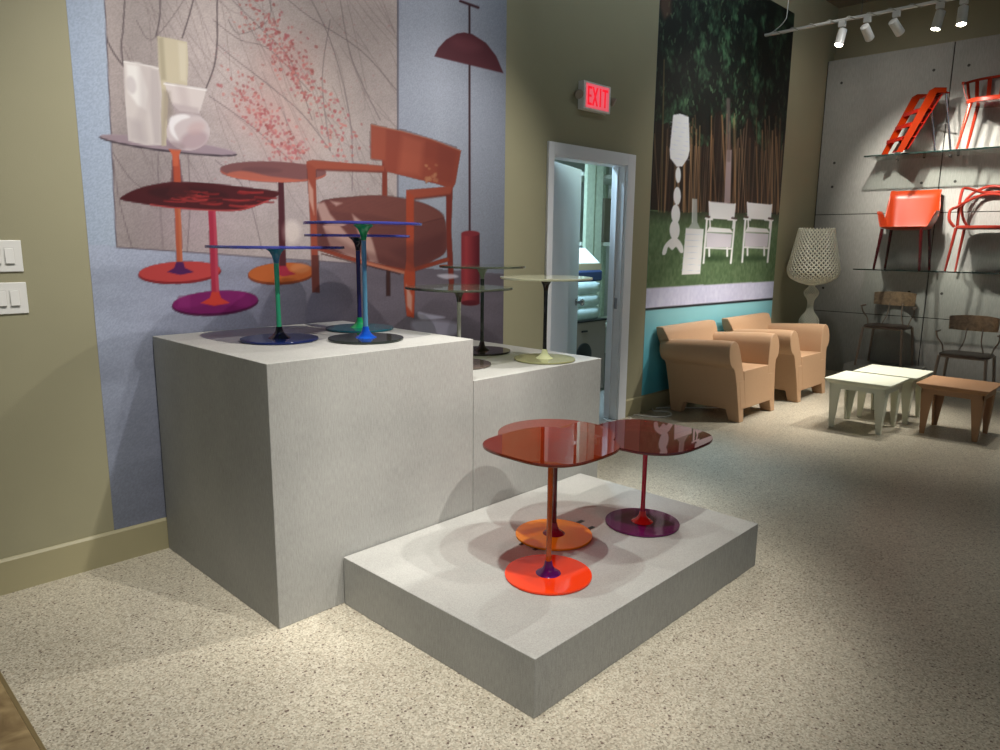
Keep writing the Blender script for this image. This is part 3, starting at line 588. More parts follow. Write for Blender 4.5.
# ------------------------------------------------------------------ tan armchairs
def armchair(label, loc, group):
    t = thing('armchair', label, 'armchair', loc, 0, group)
    D = .72
    prof = [(.245, .11), (.262, .11), (.275, 0), (.352, 0), (.362, .16), (.382, .34), (.400, .46), (.418, .505), (.452, .525), (.480, .565), (.494, .63), (.484, .70), (.452, .745), (.405, .765), (.36, .755), (.322, .725), (.296, .66), (.270, .56), (.245, .46), (.240, .38), (.240, .11)]
    prof = [(a, z if z < .12 else .12+(z-.12)*.905) for a, z in prof]
    for s_ in (-1, 1):
        m = MB(); rings = []
        for yy, top, cut_ in ((0, 1.0, 0), (.10, 1.0, 0), (.13, 1, 1), (.30, .97, 1), (.54, .92, 1), (.57, .91, 0), (.67, .89, 0)):
            r = []
            for a, z in prof:
                zz = z if z < .45 else .45+(z-.45)*(1-(1-top)*1.5)
                zz = max(zz, .10) if cut_ and z < .11 else zz
                y_ = yy+(.075*z/.75 if yy == 0 else (.075*z/.75*(1-yy/.67) if yy < .5 else .08*z/.75*(yy/.67)))
                r.append((s_*a, y_, zz))
            rings.append(r)
        m.loft(rings); m.build('armrest', M['tan'], t, smooth=True, bevel=.006)
    # seat block with front panel and foot cut-out
    m = MB(); m.prism([(.0075, .108), (.040, .434), (.62, .415), (.62, .34), (.14, .30), (.12, .108)], 0, -.2405, .2405); m.prism([(.0085, .109), (.034, .355), (.115, .355), (.115, .109)], 0, -.325, .325); m.prism([(.10, .14), (.10, .35), (.62, .35), (.62, .14)], 0, -.24, .24); m.build('seat', M['tan'], t, bevel=.005, smooth=True)
    # front lower legs meet the seat
    # backrest: wider at the top, leaning back
    m = MB(); rings = []
    for z, yf, yb, hw in ((.12, .60, .70, .222), (.43, .60, .72, .235), (.56, .62, .745, .39), (.62, .65, .765, .44), (.71, .685, .785, .468), (.762, .712, .79, .475), (.772, .73, .785, .470)):
        rings.append([(-hw, yf, z-.0), (-hw*.5, yf-.012, z+.006), (hw*.5, yf-.012, z+.006), (hw, yf, z), (hw, yb, z), (-hw, yb, z)])
    m.loft(rings); m.build('backrest', M['tan'], t, smooth=True, bevel=.006)
    return t
G = 'tan moulded armchairs along the garden mural'
a1 = armchair('tan moulded plastic armchair nearer the doorway, in front of the garden mural', (6.106, 2.712, 0), G)
dup(a1, (7.29, 2.69, 0), 0, 'tan moulded plastic armchair nearer the corner, in front of white lattice lamp', G)

# ------------------------------------------------------------------ low side tables
def side_table(label, x, y, mat, group):
    t = thing('side_table', label, 'side table', (x, y, 0), 0, group); a = .255
    m = MB(); m.loft([[(sx*q, sy*q, z) for sx, sy in ((-1, -1), (1, -1), (1, 1), (-1, 1))] for q, z in ((a-.035, .375), (a-.022, .392), (a, .408), (a, .418))]); m.build('table_top', mat, t, bevel=.003)
    i0 = a-.037
    m = MB()
    for c in range(4):
        R = Matrix.Rotation(c*PI/2, 3, 'Z'); vs = [R@Vector(q) for q in ((-i0, -i0, .335), (i0, -i0, .335), (i0, -i0+.012, .335), (-i0, -i0+.012, .335), (-i0, -i0, .378), (i0, -i0, .378), (i0, -i0+.012, .378), (-i0, -i0+.012, .378))]
        m.add(vs, [(0, 3, 2, 1), (4, 5, 6, 7), (0, 1, 5, 4), (1, 2, 6, 5), (2, 3, 7, 6), (3, 0, 4, 7)])
    m.build('apron', mat, t)
    for sx in (-1, 1):
        for sy in (-1, 1):
            m = MB(); rings = []
            for z, o_, wd in ((0, .016, .034), (.168, .008, .061), (.336, 0, .088)):
                e = i0-o_; th = .014
                L_ = [(e, e), (e-wd, e), (e-wd, e-th), (e-th, e-th), (e-th, e-wd), (e, e-wd)]
                rings.append([(sx*q[0], sy*q[1], z) for q in L_])
            m.loft(rings); m.build('leg', mat, t)
    return t
t1 = side_table('white square side table nearest the armchairs, front of the white pair', 6.41, 1.93, M['white_table'], 'low square side tables')
dup(t1, (6.965, 1.885, 0), 0, 'white square side table directly behind the front white one', 'low square side tables')
side_table('tan square side table at right of the white tables', 6.735, 1.325, M['tan_table'], 'low square side tables')

# ------------------------------------------------------------------ lattice lamp
def lattice(prof, n, rows, parent, name, mat, thick=.008, frac=.30):
    """diamond lattice of ridged cells over a lathed profile"""
    P = spline([(r, z, 0) for r, z in prof], 12); L_ = [0]
    for i in range(1, len(P)): L_.append(L_[-1]+(P[i]-P[i-1]).length)
    def at(s_):
        s_ *= L_[-1]; k_ = 0
        while k_ < len(L_)-2 and L_[k_+1] < s_: k_ += 1
        f_ = (s_-L_[k_])/max(L_[k_+1]-L_[k_], 1e-9); return P[k_].lerp(P[k_+1], f_)
    bm = bmesh.new(); vv = []
    for j in range(rows+1):
        q = at(j/rows); vv.append([bm.verts.new((q.x*math.cos(2*PI*(i+.5*(j % 2))/n), q.x*math.sin(2*PI*(i+.5*(j % 2))/n), q.y)) for i in range(n)])
    fs = []
    for j in range(1, rows):
        for i in range(n):
            o_ = i if j % 2 == 0 else i+1
            l, r_ = vv[j][i], vv[j][(i+1) % n]; d_, u_ = vv[j-1][(i+1) % n if j % 2 else i % n], vv[j+1][(i+1) % n if j % 2 else i % n]
            # diamond between two neighbours in row j and one above / below
            if j % 2 == 0: d_, u_ = vv[j-1][i], vv[j+1][i]
            fs.append(bm.faces.new((l, d_, r_, u_)))
    bmesh.ops.recalc_face_normals(bm, faces=bm.faces[:])
    w_ = 2*PI*max(p_.x for p_ in P)/n
    res = bmesh.ops.inset_individual(bm, faces=bm.faces[:], thickness=w_*frac*.5, depth=-thick*.35)
    inner = fs
    bmesh.ops.delete(bm, geom=inner, context='FACES_ONLY')
    me = bpy.data.meshes.new(name); bm.to_mesh(me); bm.free(); me.materials.append(mat)
    o_ = bpy.data.objects.new(name, me); C.objects.link(o_); o_.parent = parent
    md = o_.modifiers.new('thickness', 'SOLIDIFY'); md.thickness = thick; md.offset = 0
    return o_
lp = thing('floor_lamp', 'white lattice-shade floor lamp standing behind the tan armchair in the corner', 'floor lamp', (8.35, 3.19, 0))
lattice([(.185, 1.70), (.20, 1.62), (.235, 1.45), (.27, 1.28), (.275, 1.22), (.24, 1.15), (.15, 1.10), (.05, 1.07)], 34, 30, lp, 'lamp_shade', M['lamp_white'], .012, .34)
lattice([(.045, 1.075), (.028, 1.055), (.05, 1.03), (.078, .99), (.070, .95), (.038, .90), (.030, .84), (.042, .77), (.085, .71), (.106, .66), (.095, .60), (.055, .54), (.05, .47), (.07, .40), (.10, .34), (.09, .28), (.06, .22), (.09, .12), (.17, .03), (.19, .004)], 18, 76, lp, 'lamp_stem', M['lamp_white'], .005, .035)
MB().lathe([(.14, .01), (.05, .14), (.05, .2), (.08, .3), (.06, .4), (.04, .48), (.06, .56), (.088, .65), (.07, .71), (.030, .78), (.021, .84), (.028, .90), (.062, .97), (.035, 1.03), (.018, 1.06), (.010, 1.07)], n=12).build('lamp_core', plain('milky_core', (196, 194, 182), .5), lp, smooth=True)
MB().lathe([(.155, 1.12), (.225, 1.20), (.232, 1.26), (.20, 1.45), (.165, 1.66)], n=32, cap=False).build('shade_liner', tinted('milky_liner', (225, 225, 210), (150, 148, 134), .55, .3), lp, smooth=True)

# ------------------------------------------------------------------ shelves
def shelf(z, label):
    t = thing('glass_shelf', label, 'shelf', (8.63, 0, z), 0, 'glass wall shelves')
    MB().box((0.003, -.5, -.006), (XP-8.63-.002, 2.86, .006)).build('glass_panel', M['shelf'], t)
    e = MB().box((0, -.5, -.006), (.0029, 2.86, .006)); e.box((.003, 2.8601, -.006), (XP-8.63-.002, 2.863, .006)); e.build('polished_edge', M['shelf_edge'], t)
    for yy in (2.65, 2.13, 1.6, 1.0, .4, -.2):
        m = MB(); m.tube([(XP-8.63-.001, yy, -.017), (XP-8.63-.06, yy, -.017)], .010, 12); m.build('bracket', M['steel'], t, smooth=True)
    return t
shelf(2.469, 'upper clear glass shelf holding the stepladder and slatted red chair'); shelf(1.25, 'lower clear glass shelf holding the orange and rust-red armchairs')
struct(MB().box((8.62, 2.13, 0), (XP-.001, 2.86, .175)).build('trim_4', M['panel'], bevel=.003))

# ------------------------------------------------------------------ stepladder
def stepladder(loc, rot):
    t = thing('stepladder', 'transparent orange stepladder with chrome rear legs on upper glass shelf', 'stepladder', loc, rot)
    h = .64; w2 = .17      # local: treads along x, climbing side +y
    for s_ in (-1, 1):
        m = MB(); x0 = s_*w2-(.004); m.prism([(.355, 0), (.42, 0), (.15, h-.03), (.10, h), (-.02, h), (-.02, h-.05), (.07, h-.05)], 0, x0, x0+.008); m.build('side_panel', M['orange_clear'], t)
    for i, (yy, z) in enumerate(((.31, .15), (.235, .29), (.165, .43))):
        td = MB().box((-w2+.006, yy-.075, z), (w2-.006, yy+.065, z+.010)).build('tread', M['red_tread'], t, bevel=.002)
        MB().box((-w2+.006, yy+.057, z-.030), (w2-.006, yy+.065, z-.0005)).build('tread_lip', M['red_tread'], td)
    MB().box((-w2+.006, -.06, h-.055), (w2-.006, .085, h-.043)).build('top_platform', M['red_tread'], t, bevel=.002)
    # closed front sheet between the stringers
    m = MB(); m.loft([[(-w2+.005, .300, .03), (w2-.005, .300, .03), (w2-.005, .306, .03), (-w2+.005, .306, .03)], [(-w2+.005, .005, h-.06), (w2-.005, .005, h-.06), (w2-.005, .011, h-.06), (-w2+.005, .011, h-.06)]]); m.build('rear_sheet', M['red_tread'], t)
    for s_ in (-1, 1):
        MB().tube([(s_*(w2-.025), -.03, h-.03), (s_*(w2-.025), -.15, .008)], .011, 10).build('rear_leg', M['chrome'], t, smooth=True)
    MB().tube([(-(w2-.025), -.09, .30), ((w2-.025), -.09, .30)], .007, 8).build('stretcher', M['chrome'], t, smooth=True)
stepladder((8.90, 2.30, 2.475), math.radians(42))

# ------------------------------------------------------------------ chairs (local: facing -x)
def shell_chair(loc):
    t = thing('armchair', 'solid orange shell armchair with dark red legs on lower glass shelf, left of looped chair', 'chair', loc, 0, 'chairs on the glass shelves')
    m = MB(); nt = 56; ns = 9; rings = []
    def rim(d):   # d: degrees away from the back
        a = abs(d)
        if a < 50: return .41
        if a < 62: return .41-(a-50)/12*.33
        if a < 72: return .08+(a-62)/10*.10
        if a < 104: return .18
        if a < 118: return .18-(a-104)/14*.165
        return .012
    angs = [-180+360*i/nt for i in range(nt+1)]
    th = []
    for d in [-180+i*(360/96) for i in range(96)]:
        r = math.radians(d); c, s_ = math.cos(r), math.sin(r); h = rim(d); col = []
        e4 = 7 if abs(d) < 66 else 3.6; k4 = 1/((abs(c)**e4+abs(s_)**e4)**(1/e4)); rx, ry = .205*k4, .225*k4
        col.append((0, 0, .425)); col.append((rx*.5*c, ry*.5*s_, .428)); col.append((rx*.85*c, ry*.85*s_, .438))
        for q in (0, .12, .3, .55, .8, 1):
            o_ = .02*math.sin(q*PI/2)+h*q*(.15 if abs(d) < 55 else .30)
            col.append(((rx*.95+o_)*c, (ry*.95+o_*(.72 if abs(d) < 60 else 1))*s_, .448+h*q**1.15))
        th.append(col)
    n = len(th); k_ = len(th[0]); vs = [q for c_ in th for q in c_]; fs = []
    for i in range(n):
        j = (i+1) % n
        for a in range(k_-1): fs.append((i*k_+a, j*k_+a, j*k_+a+1, i*k_+a+1) if a else (i*k_, j*k_+1, i*k_+1))
    m.add(vs, fs); m.build('seat_shell', M['orange'], t, smooth='all', solid=.008)
    for sx, sy in ((-1, 1), (-1, -1), (1, 1), (1, -1)):
        MB().tube([(sx*.155, sy*.19, .437), (sx*.195, sy*.225, .002)], [.018, .012], 10).build('leg', M['red_clear'], t, smooth=True)
shell_chair((8.79, 2.41, 1.256))

def slat_chair(loc):
    t = thing('armchair', 'glossy red-orange chair with slatted barrel back on upper glass shelf', 'chair', loc, 0, 'chairs on the glass shelves')
    def arc(r, z, a0, a1, n=24, sx=1.0): return [(r*sx*math.cos(math.radians(a0+(a1-a0)*i/n)), r*math.sin(math.radians(a0+(a1-a0)*i/n)), z) for i in range(n+1)]
    top = [(x, y_, z+.085*max(0, x/.285)) for x, y_, z in arc(.285, .655, -100, 100)]; m = MB(); rings = []
    for (x, y_, z) in top:
        d = math.hypot(x, y_); ux, uy = x/d, y_/d; rings.append([(x-ux*.012, y_-uy*.012, z-.012), (x+ux*.012, y_+uy*.012, z-.012), (x+ux*.012, y_+uy*.012, z+.014), (x-ux*.012, y_-uy*.012, z+.014)])
    m.loft(rings); m.build('top_rail', M['venice'], t, smooth=True)
    m = MB(); rings = [[(q*x, q*y_, z) for x, y_ in squircle(.235, 2.6, 48)] for q, z in ((.90, .43), (1, .437), (1, .468), (.96, .478))]; m.loft(rings); m.build('seat', M['venice'], t, smooth=True)
    for a in range(-96, 97, 24):
        r = math.radians(a); ux, uy = math.cos(r), math.sin(r); k_ = 1; tx, ty = -uy, ux; m = MB(); rings = []
        for rr, z in ((.222, .458), (.262, .56), (.283, .645+.085*max(0, ux))):
            c = (rr*ux, rr*uy); hw = .019; rings.append([(c[0]-tx*hw-ux*.004, c[1]-ty*hw-uy*.004, z), (c[0]+tx*hw-ux*.004, c[1]+ty*hw-uy*.004, z), (c[0]+tx*hw+ux*.004, c[1]+ty*hw+uy*.004, z), (c[0]-tx*hw+ux*.004, c[1]-ty*hw+uy*.004, z)])
        m.loft(rings); m.build('slat', M['venice'], t)
    for sx, sy in ((-1, 1), (-1, -1), (1, 1), (1, -1)):
        MB().tube([(sx*.15, sy*.17, .438), (sx*.19, sy*.235, .002)], [.019, .011], 10).build('leg', M['venice'], t, smooth=True)
slat_chair((8.80, 1.74, 2.475))

def loop_chair(loc):
    t = thing('armchair', 'rust-red plastic chair with interlaced looped back on lower glass shelf, at right', 'chair', loc, 0, 'chairs on the glass shelves')
    m = MB(); m.loft([[(q*x, q*y_*1.02, z) for x, y_ in squircle(.225, 3.2, 48)] for q, z in ((.94, .43), (1, .438), (1, .455), (.95, .464))]); m.build('seat', M['masters'], t, smooth=True)
    def tb(pts, r=.0145): MB().tube(spline(pts, 8), r, 8).build('back_loop', M['masters'], t, smooth=True)
    # three interlaced bands: high arch, square arch with corner peaks, low arch that becomes the arms
    tb([(-.18, .215, .45), (-.19, .265, .52), (-.15, .275, .62), (-.02, .25, .655), (.10, .22, .70), (.20, .12, .77), (.225, 0, .79), (.20, -.12, .77), (.10, -.22, .70), (-.02, -.25, .655), (-.15, -.275, .62), (-.19, -.265, .52), (-.18, -.215, .45)])
    tb([(-.02, .225, .452), (.02, .235, .60), (.08, .25, .74), (.13, .245, .845), (.17, .20, .85), (.22, .09, .815), (.235, 0, .81), (.22, -.09, .815), (.17, -.20, .85), (.13, -.245, .845), (.08, -.25, .74), (.02, -.235, .60), (-.02, -.225, .452)])
    tb([(.17, .17, .455), (.14, .22, .56), (.15, .235, .68), (.20, .17, .80), (.24, .07, .86), (.25, 0, .872), (.24, -.07, .86), (.20, -.17, .80), (.15, -.235, .68), (.14, -.22, .56), (.17, -.17, .455)])
    for sx, sy in ((-1, 1), (-1, -1), (1, 1), (1, -1)):
        MB().tube([(sx*.175, sy*.20, .437), (sx*.215, sy*.245, .002)], [.016, .010], 10).build('leg', M['masters'], t, smooth=True)
loop_chair((8.82, 1.705, 1.256))

def frame_chair(label, loc, rot=0):
    t = thing('dining_chair', label, 'chair', loc, rot, 'dark wood-backed chairs by the panelled wall')
    m = MB(); m.loft([[(q*x, q*y_*1.04, z) for x, y_ in squircle(.215, 4, 48)] for q, z in ((.96, .436), (1, .441), (1, .452), (.97, .457))]); m.build('seat', M['seat_dark'], t, smooth=True)
    # curved wooden backrest
    m = MB(); rings = []
    for i in range(15):
        a = math.radians(-50+100*i/14); r = .275; hh = .080*math.cos(a*.9)**.5; zc = .745
        rings.append([(r*math.cos(a)-.04+dx*math.cos(a), r*math.sin(a)*1.0+dx*math.sin(a), zc+dz*hh+.0) for dx, dz in ((-.005, -1), (.005, -1), (.012, 1), (.002, 1))])
    m.loft(rings); m.build('backrest', M['walnut'], t, smooth=True)
    for sy in (-1, 1):
        MB().tube(spline([(.16, sy*.11, .455), (.19, sy*.075, .56), (.222, sy*.07, .69)], 5), .006, 8).build('back_post', M['bronze'], t, smooth=True)
        MB().tube(spline([(-.02, sy*.205, .455), (-.01, sy*.225, .53), (-.05, sy*.262, .60), (-.08, sy*.27, .655), (-.11, sy*.262, .665)], 5), .007, 8).build('arm', M['bronze'], t, smooth=True)
        MB().tube([(-.13, sy*.26, .668), (.02, sy*.262, .668)], .009, 8).build('armrest', M['bronze'], t, smooth=True)
        for sx in (-1, 1):
            MB().tube([(sx*.185, sy*.20, .437), (sx*.225, sy*.235, .001)], [.015, .012], 8).build('leg', M['bronze'], t, smooth=True)
    m = MB()
    for s_ in (-1, 1): m.box((-.19, s_*.195-.006, .424), (.19, s_*.195+.006, .4355)); m.box((s_*.19-.006, -.189, .424), (s_*.19+.006, .189, .4355))
    m.build('seat_frame', M['bronze'], t)
frame_chair('dark chair with curved wooden back, behind the white side tables', (8.84, 2.50, .176), 0)
frame_chair('dark chair with curved wooden back, behind the tan side table at frame edge', (8.38, 1.62, 0), 0)

# ------------------------------------------------------------------ track lighting
tx, tz = 7.3, 3.55
k = 7.3/7.8
tr = thing('light_track', 'white ceiling-hung lighting track crossing in front of the panelled wall', 'track', (tx, 3.46, tz))
MB().box((-.017, -5.2, -.010), (.017, 0, .012)).build('rail', M['white_plastic'], tr, bevel=.003)
cb = []
for i in range(0, 190): a = i*.8; cb.append((.021*math.cos(a), -.05-i*.022, .004+.019*math.sin(a)))
MB().tube(cb, .005, 6).build('wrapped_cable', plain('grey_cable', (172, 170, 160), .6), tr, smooth=True)
MB().tube(spline([(0, -.05, .012), (0.0, -.10, .03), (0, -.19, .10), (0, -.21, .2), (0, -.215, .69)], 6), .0045, 8).build('feed_cable', M['white_plastic'], tr, smooth=True)
for yy in (-.9, -2.6, -4.4): MB().tube([(0, yy, .012), (0, yy, ZC-tz)], .003, 6).build('hanger', M['steel'], tr)
lens_on = plain('lit_lens', (255, 250, 235), .3, emit=(255, 246, 226), estr=60); lens_off = plain('frosted_lens', (150, 150, 146), .3)
heads = [(2.906*k, (6.3, 2.9, .5), 1, 150, 'lit white track spotlight nearest the room corner'), (2.673*k, (9.1, 2.25, 2.1), 2, 390, 'white track spotlight aimed at the shelves, second from the room corner'), (2.417*k, (9.1, 1.6, 2.0), 2, 390, 'white track spotlight aimed at the shelves, in the middle of the five'),
         (2.055*k, (6.9, 2.4, .3), 1, 120, 'lit white track spotlight, second from right frame edge'), (1.869*k, (6.6, 1.6, .3), 1, 120, 'lit white track spotlight nearest right frame edge')]
LG = []
for yy, tgt, on, pw_, lab in heads:
    t = thing('track_spotlight', lab, 'spotlight', (tx, yy, tz-.010), 0, 'track spotlights above the shelves')
    MB().box((-.02, -.03, -.05), (.02, .03, -.0005)).build('adapter', M['white_plastic'], t, bevel=.004)
    MB().tube([(0, 0, -.05), (0, 0, -.085)], .006, 8).build('arm', M['white_plastic'], t, smooth=True)
    d = (Vector(tgt)-Vector((tx, yy, tz-.12)))
    d.normalize(); q = d.to_track_quat('-Z', 'Y')
    hb_ = MB().lathe([(.030, .055), (.038, .05), (.040, -.09), (.036, -.095), (.034, -.085)], n=24).build('lamp_head', M['white_plastic'], t, smooth=True)
    hb_.location = (0, 0, -.12); hb_.rotation_mode = 'QUATERNION'; hb_.rotation_quaternion = q
    le = MB().lathe([(.033, -.086), (.02, -.090), (.002, -.0915)], n=24).build('lens', lens_on if on else lens_off, hb_, smooth=True)
    LG.append((Vector((tx, yy, tz-.13))+d*.12, tgt, on, pw_))

# ------------------------------------------------------------------ exit sign
ex = thing('exit_sign', 'red lit EXIT sign in a white housing with two small lamp heads, above the doorway', 'sign', (4.600, W-.001, 2.583))
MB().box((-.168, -.055, -.100), (.168, 0, .100)).build('housing', M['white_plastic'], ex, bevel=.004)
face_ = MB().box((-.142, -.058, -.085), (.142, -.0555, .085)).build('face', plain('lit_sign_face', (236, 120, 130), .4, emit=(250, 96, 110), estr=.6), ex)
let = MB(); yf, yb = -.0605, -.0585
def stroke(x0, z0, x1, z1): let.box((x0, yf, z0), (x1, yb, z1))
H_ = .066; wd = .017
x = -.125; stroke(x, -H_, x+wd, H_); stroke(x+wd, H_-wd, x+.05, H_); stroke(x+wd, -.008, x+.044, .008); stroke(x+wd, -H_, x+.05, -H_+wd)
for s_ in (-1, 1):
    xc = -.035; a, b_ = -.027, .027
    P_ = [(xc+s_*a-.0085, -H_), (xc+s_*a+.0085, -H_), (xc+s_*b_+.0085, H_), (xc+s_*b_-.0085, H_)]
    let.prism(P_, 1, yf-(.0004 if s_ > 0 else 0), yb)
stroke(.022, -H_, .038, H_); stroke(.055, H_-wd, .125, H_); stroke(.082, -H_, .098, H_-wd-.0001)
let.build('lettering', plain('red_letter', (214, 16, 40), .4, emit=(230, 14, 40), estr=1.0), face_)
for s_ in (-1, 1):
    m = MB(); m.tube([(s_*.168, -.03, .0), (s_*.192, -.035, .0)], .008, 8); h_ = m.build('lamp_arm', M['white_plastic'], ex, smooth=True)
    m = MB().lathe([(.012, .024), (.026, .016), (.034, -.014), (.032, -.020), (.002, -.022)], n=20); h_ = m.build('lamp_head', plain('beige_lamp_head', (150, 136, 120), .4), ex, smooth=True); h_.location = (s_*.212, -.04, 0.0); h_.rotation_euler = (math.radians(-62), 0, s_*math.radians(28))

# ------------------------------------------------------------------ switches
def switch_plate(label, x1, z0, z1):
    t = thing('light_switch', label, 'light switch', (x1, W-.0005, (z0+z1)/2), 0, 'light switch plates on the olive wall'); h = (z1-z0)/2; wd = .185
    MB().box((-wd, -.006, -h), (0, 0, h)).build('wall_plate', M['white_plastic'], t, bevel=.0025)
    for i in range(3):
        xc = -.046-i*.046
        sf = MB().box((xc-.0185, -.0075, -.035), (xc+.0185, -.0061, .035)).build('switch_frame', plain('switch_frame_white', (214, 212, 206), .4), t)
        MB().prism([(-.0076, -.031), (-.0076, .031), (-.0095, .031), (-.0135, -.030)], 0, xc-.0155, xc+.0155).build('rocker', M['white_plastic'], sf, bevel=.001)
    return t
switch_plate('upper white triple light switch plate on the olive wall', .789, 1.364, 1.492)
switch_plate('lower white triple light switch plate on the olive wall', .792, 1.192, 1.321)

# ------------------------------------------------------------------ cable on floor
cbl = MB().tube(spline([(5.33, 3.50, .006), (5.36, 3.40, .006), (5.45, 3.28, .006), (5.58, 3.27, .006), (5.66, 3.36, .006), (5.60, 3.46, .006), (5.75, 3.49, .006), (6.2, 3.10, .006), (6.5, 3.2, .006)], 10), .006, 8).build('power_cable', M['white_plastic'], smooth=True)
tag(cbl, 'thin white power cable curling on the floor by the baseboard beside the tan armchair', 'cable')
c2 = MB().tube(spline([(5.02, 3.60, .006), (4.98, 3.50, .006), (5.08, 3.42, .006), (5.2, 3.44, .006), (5.24, 3.492, .006)], 10), .004, 8).build('power_cable', M['white_plastic'], smooth=True)
tag(c2, 'thin white power cable lying on the threshold of the doorway', 'cable')

# ------------------------------------------------------------------ things in the storage room (seen through the open door)
def ray(u_, v_, Y):
    r = Fv+Rv*(u_-500)/CF+Uv*(375-v_)/CF; t_ = Y/r[1]; return CH+t_*r[2], t_*r[0]
# metal storage rack upright, pale green
rk = thing('storage_rack', 'pale green painted storage rack seen through the doorway', 'rack', (6.30, 4.88, 0))
for dx, dy in ((.05, 0), (.22, .02), (1.2, 0), (.05, .6), (1.2, .6)): MB().box((dx, dy, 0), (dx+(.14 if dy < .1 else .06), dy+.04, 2.6)).build('upright', plain('pale_green_paint', (186, 200, 176), .5, noise=.10, nscale=20), rk)
for z in (.55, 1.48, 2.22): MB().box((.05, .061, z), (1.4, .599, z+.04)).build('shelf_board', plain('shelf_board_white', (206, 212, 198), .6), rk)
cab = thing('cabinet', 'brown-grey cabinet with a round dark disc on its front inside the storage room', 'cabinet', (5.10, 4.35, 0))
MB().box((0, 0, .03), (.94, .55, .735)).build('body', plain('taupe_laminate', (140, 126, 118), .5), cab, bevel=.004)
cb_top = MB().box((-.01, -.01, .736), (.95, .56, .752)).build('worktop', M['black'], cab)
dsc = MB().lathe([(.12, 0), (.12, .012), (.11, .016)], n=32).build('round_panel', M['black'], cab, smooth=True); dsc.rotation_euler = (PI/2, 0, 0); dsc.location = (.58, -.0005, .41)
MB().box((.54, -.015, .64), (.62, 0, .655)).build('handle', M['black'], cab)
def cushion(x0, y0, z0, sx, sy, h, label, mat):
    m = MB(); rings = []
    for q, z in ((.90, 0), (.985, h*.2), (1, h*.5), (.985, h*.8), (.90, h)): rings.append([(x*q*sx, y_*q*sy, z) for x, y_ in squircle(.5, 6, 40)])
    o_ = m.loft(rings).build('folded_blanket', mat, smooth=True); o_.location = (x0, y0, z0); return tag(o_, label, 'blanket', 'folded blankets in the storage room')
bl = plain('pale_teal_quilt', (186, 206, 206), .9, noise=.1, nscale=9, bump=.8, bscale=24)
cushion(5.60, 4.61, .754, .90, .48, .125, 'pale teal folded blanket at the bottom of the stack on the cabinet', bl)
cushion(5.60, 4.61, .881, .88, .47, .125, 'pale teal folded blanket in the middle of the stack on the cabinet', bl)
cushion(5.60, 4.61, 1.008, .90, .46, .12, 'pale teal folded blanket on top of the stack on the cabinet', bl)
nb = MB().box((-.44, -.2, 0), (.44, .2, .11)).build('storage_bag', plain('dark_blue_fabric', (40, 58, 96), .8), bevel=.02); nb.location = (5.60, 4.61, 1.130); tag(nb, 'dark blue fabric bag lying on the blanket stack', 'bag')
cbx = thing('cardboard_box', 'open pale box with a raised white lid on top of the blue bag', 'box', (5.60, 4.61, 1.242), 0)
MB().box((-.42, -.18, 0), (.44, .2, .06)).build('tray', plain('cardboard_tan', (176, 160, 132), .8), cbx)
ld = MB().box((-.42, -.010, 0), (.44, .0, .24)).build('lid', plain('white_card', (232, 236, 234), .6), cbx); ld.location = (0, -.15, .061); ld.rotation_euler = (math.radians(-52), 0, 0)
tl = MB().box((0, 0, 0), (.18, .2, .5)).build('carton', plain('grey_card', (150, 142, 130), .8), bevel=.003); tl.location = (6.98, 5.1, 1.521); tag(tl, 'tall grey-brown carton standing on the storage rack shelf', 'box')
wp = MB().box((0, 0, 0), (.12, .1, .62)).build('white_panel', M['white_plastic'], bevel=.003); wp.location = (7.18, 5.1, 1.521); tag(wp, 'white upright panel standing beside the carton on the rack', 'panel')

# ------------------------------------------------------------------ lights
def spot(name, loc, tgt, watts, ang, blend=.5, size=.04, col=(1, .93, .82)):
    l = bpy.data.lights.new(name, 'SPOT'); l.energy = watts; l.spot_size = math.radians(ang); l.spot_blend = blend; l.shadow_soft_size = size; l.color = col
    o_ = bpy.data.objects.new(name, l); C.objects.link(o_); o_.location = loc; o_.rotation_euler = (Vector(tgt)-Vector(loc)).to_track_quat('-Z', 'Y').to_euler(); return o_
def area(name, loc, tgt, watts, sx, sy, col=(1, .95, .88)):
    l = bpy.data.lights.new(name, 'AREA'); l.shape = 'RECTANGLE'; l.size = sx; l.size_y = sy; l.energy = watts; l.color = col
    o_ = bpy.data.objects.new(name, l); C.objects.link(o_); o_.location = loc; o_.rotation_euler = (Vector(tgt)-Vector(loc)).to_track_quat('-Z', 'Y').to_euler(); return o_
warm = (1, .968, .915)
spot('unseen_spot', (.95, .40, 4.15), (2.25, 1.85, .4), 400, 38, .7, .035, warm)
spot('unseen_spot', (4.5, 1.30, 4.15), (2.4, 1.95, .4), 210, 38, .7, .035, warm)
spot('unseen_spot', (3.3, 3.25, 4.15), (2.7, 1.6, .2), 110, 56, .7, .035, warm)
spot('unseen_spot', (1.05, 1.65, 4.15), (1.7, 3.0, .9), 400, 66, .8, .04, warm)
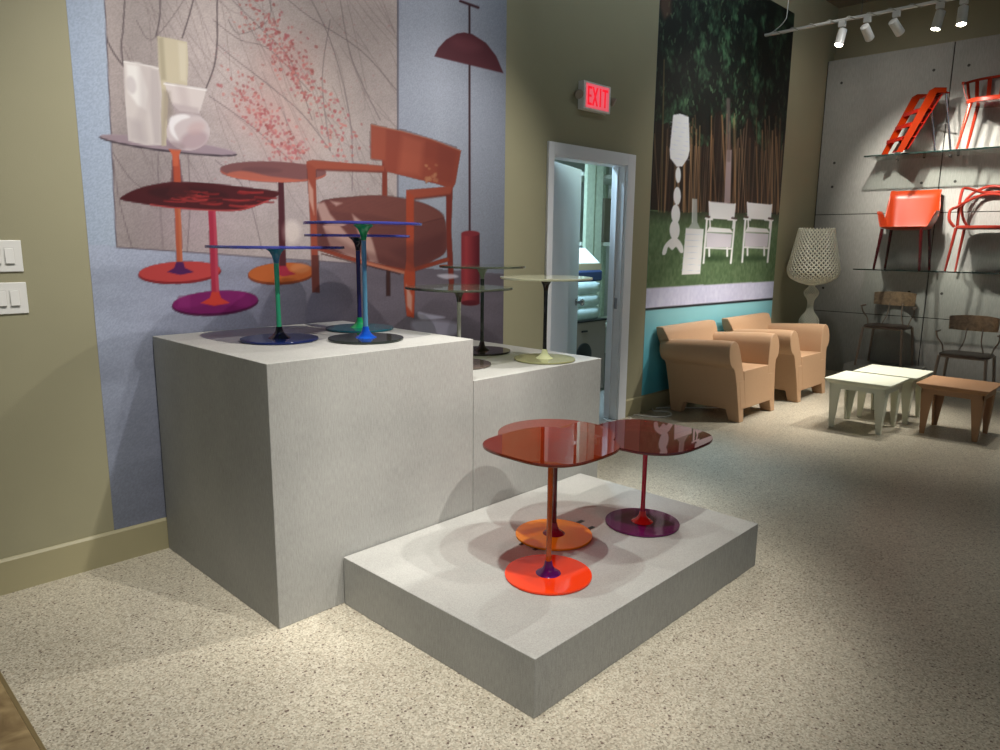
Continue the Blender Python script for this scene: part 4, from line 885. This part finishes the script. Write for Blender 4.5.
spot('unseen_spot', (4.1, 1.45, 4.15), (2.9, 3.15, .9), 360, 58, .8, .04, warm)
spot('unseen_spot', (2.4, -.70, 4.15), (1.95, 2.5, .85), 440, 27, .8, .04, warm)  # narrow spot added to brighten the tall podium's front and top
spot('unseen_spot', (2.3, .8, 4.15), (1.9, 3.5, 2.7), 230, 74, 1, .05, warm)  # added to lift the upper part of the furniture mural
spot('unseen_spot', (.5, -.3, 4.15), (.6, 1.0, 0), 290, 62, .8, .04, warm)
spot('unseen_spot', (6.7, 1.8, 4.15), (6.6, 3.5, 1.5), 160, 76, 1, .05, (1, .98, .95))  # wall wash added to brighten the wall behind the armchairs
spot('unseen_spot', (7.8, .4, 4.15), (6.9, 2.8, .4), 620, 42, .8, .04, (1, .95, .87))
spot('unseen_spot', (6.75, 1.35, 4.15), (6.65, 1.65, 0), 130, 42, .8, .03, (1, .96, .88))
spot('unseen_spot', (7.2, 2.9, 4.15), (9.1, 2.6, 2.2), 55, 90, 1, .05, (1, .97, .92))  # broad soft light added to raise the level on the concrete panels
spot('unseen_spot', (4.3, -.9, 4.15), (4.6, -.9, 0), 40, 84, 1, .05, warm)
cl = area('added_cool_fill', (5.6, 1.5, 4.15), (5.6, 3.5, 4.1), 13, 4.6, .12, (.76, .90, 1)); cl.data.spread = math.radians(110)  # unseen cool fill, added to lift the upper wall around the exit sign
for pos, tgt, on, pw in LG:
    spot('track_lamp', tuple(pos), tgt, pw, 60 if on == 2 else 50, 1 if on == 2 else .7, .03, (1, .95, .87))
area('storage_tube_light', (5.02, 4.25, 2.75), (5.0, 4.3, 0), 105, .5, .2, (.55, .80, 1))
wd_ = bpy.data.worlds.new('showroom_daylight'); S.world = wd_; wd_.use_nodes = True
bgn = wd_.node_tree.nodes['Background']; bgn.inputs[0].default_value = (.74, .90, 1, 1); bgn.inputs[1].default_value = .24

S.view_settings.view_transform = 'Standard'; S.view_settings.look = 'None'; S.view_settings.gamma = 1; S.view_settings.exposure = 0
try: S.view_settings.use_curve_mapping = False
except Exception: pass
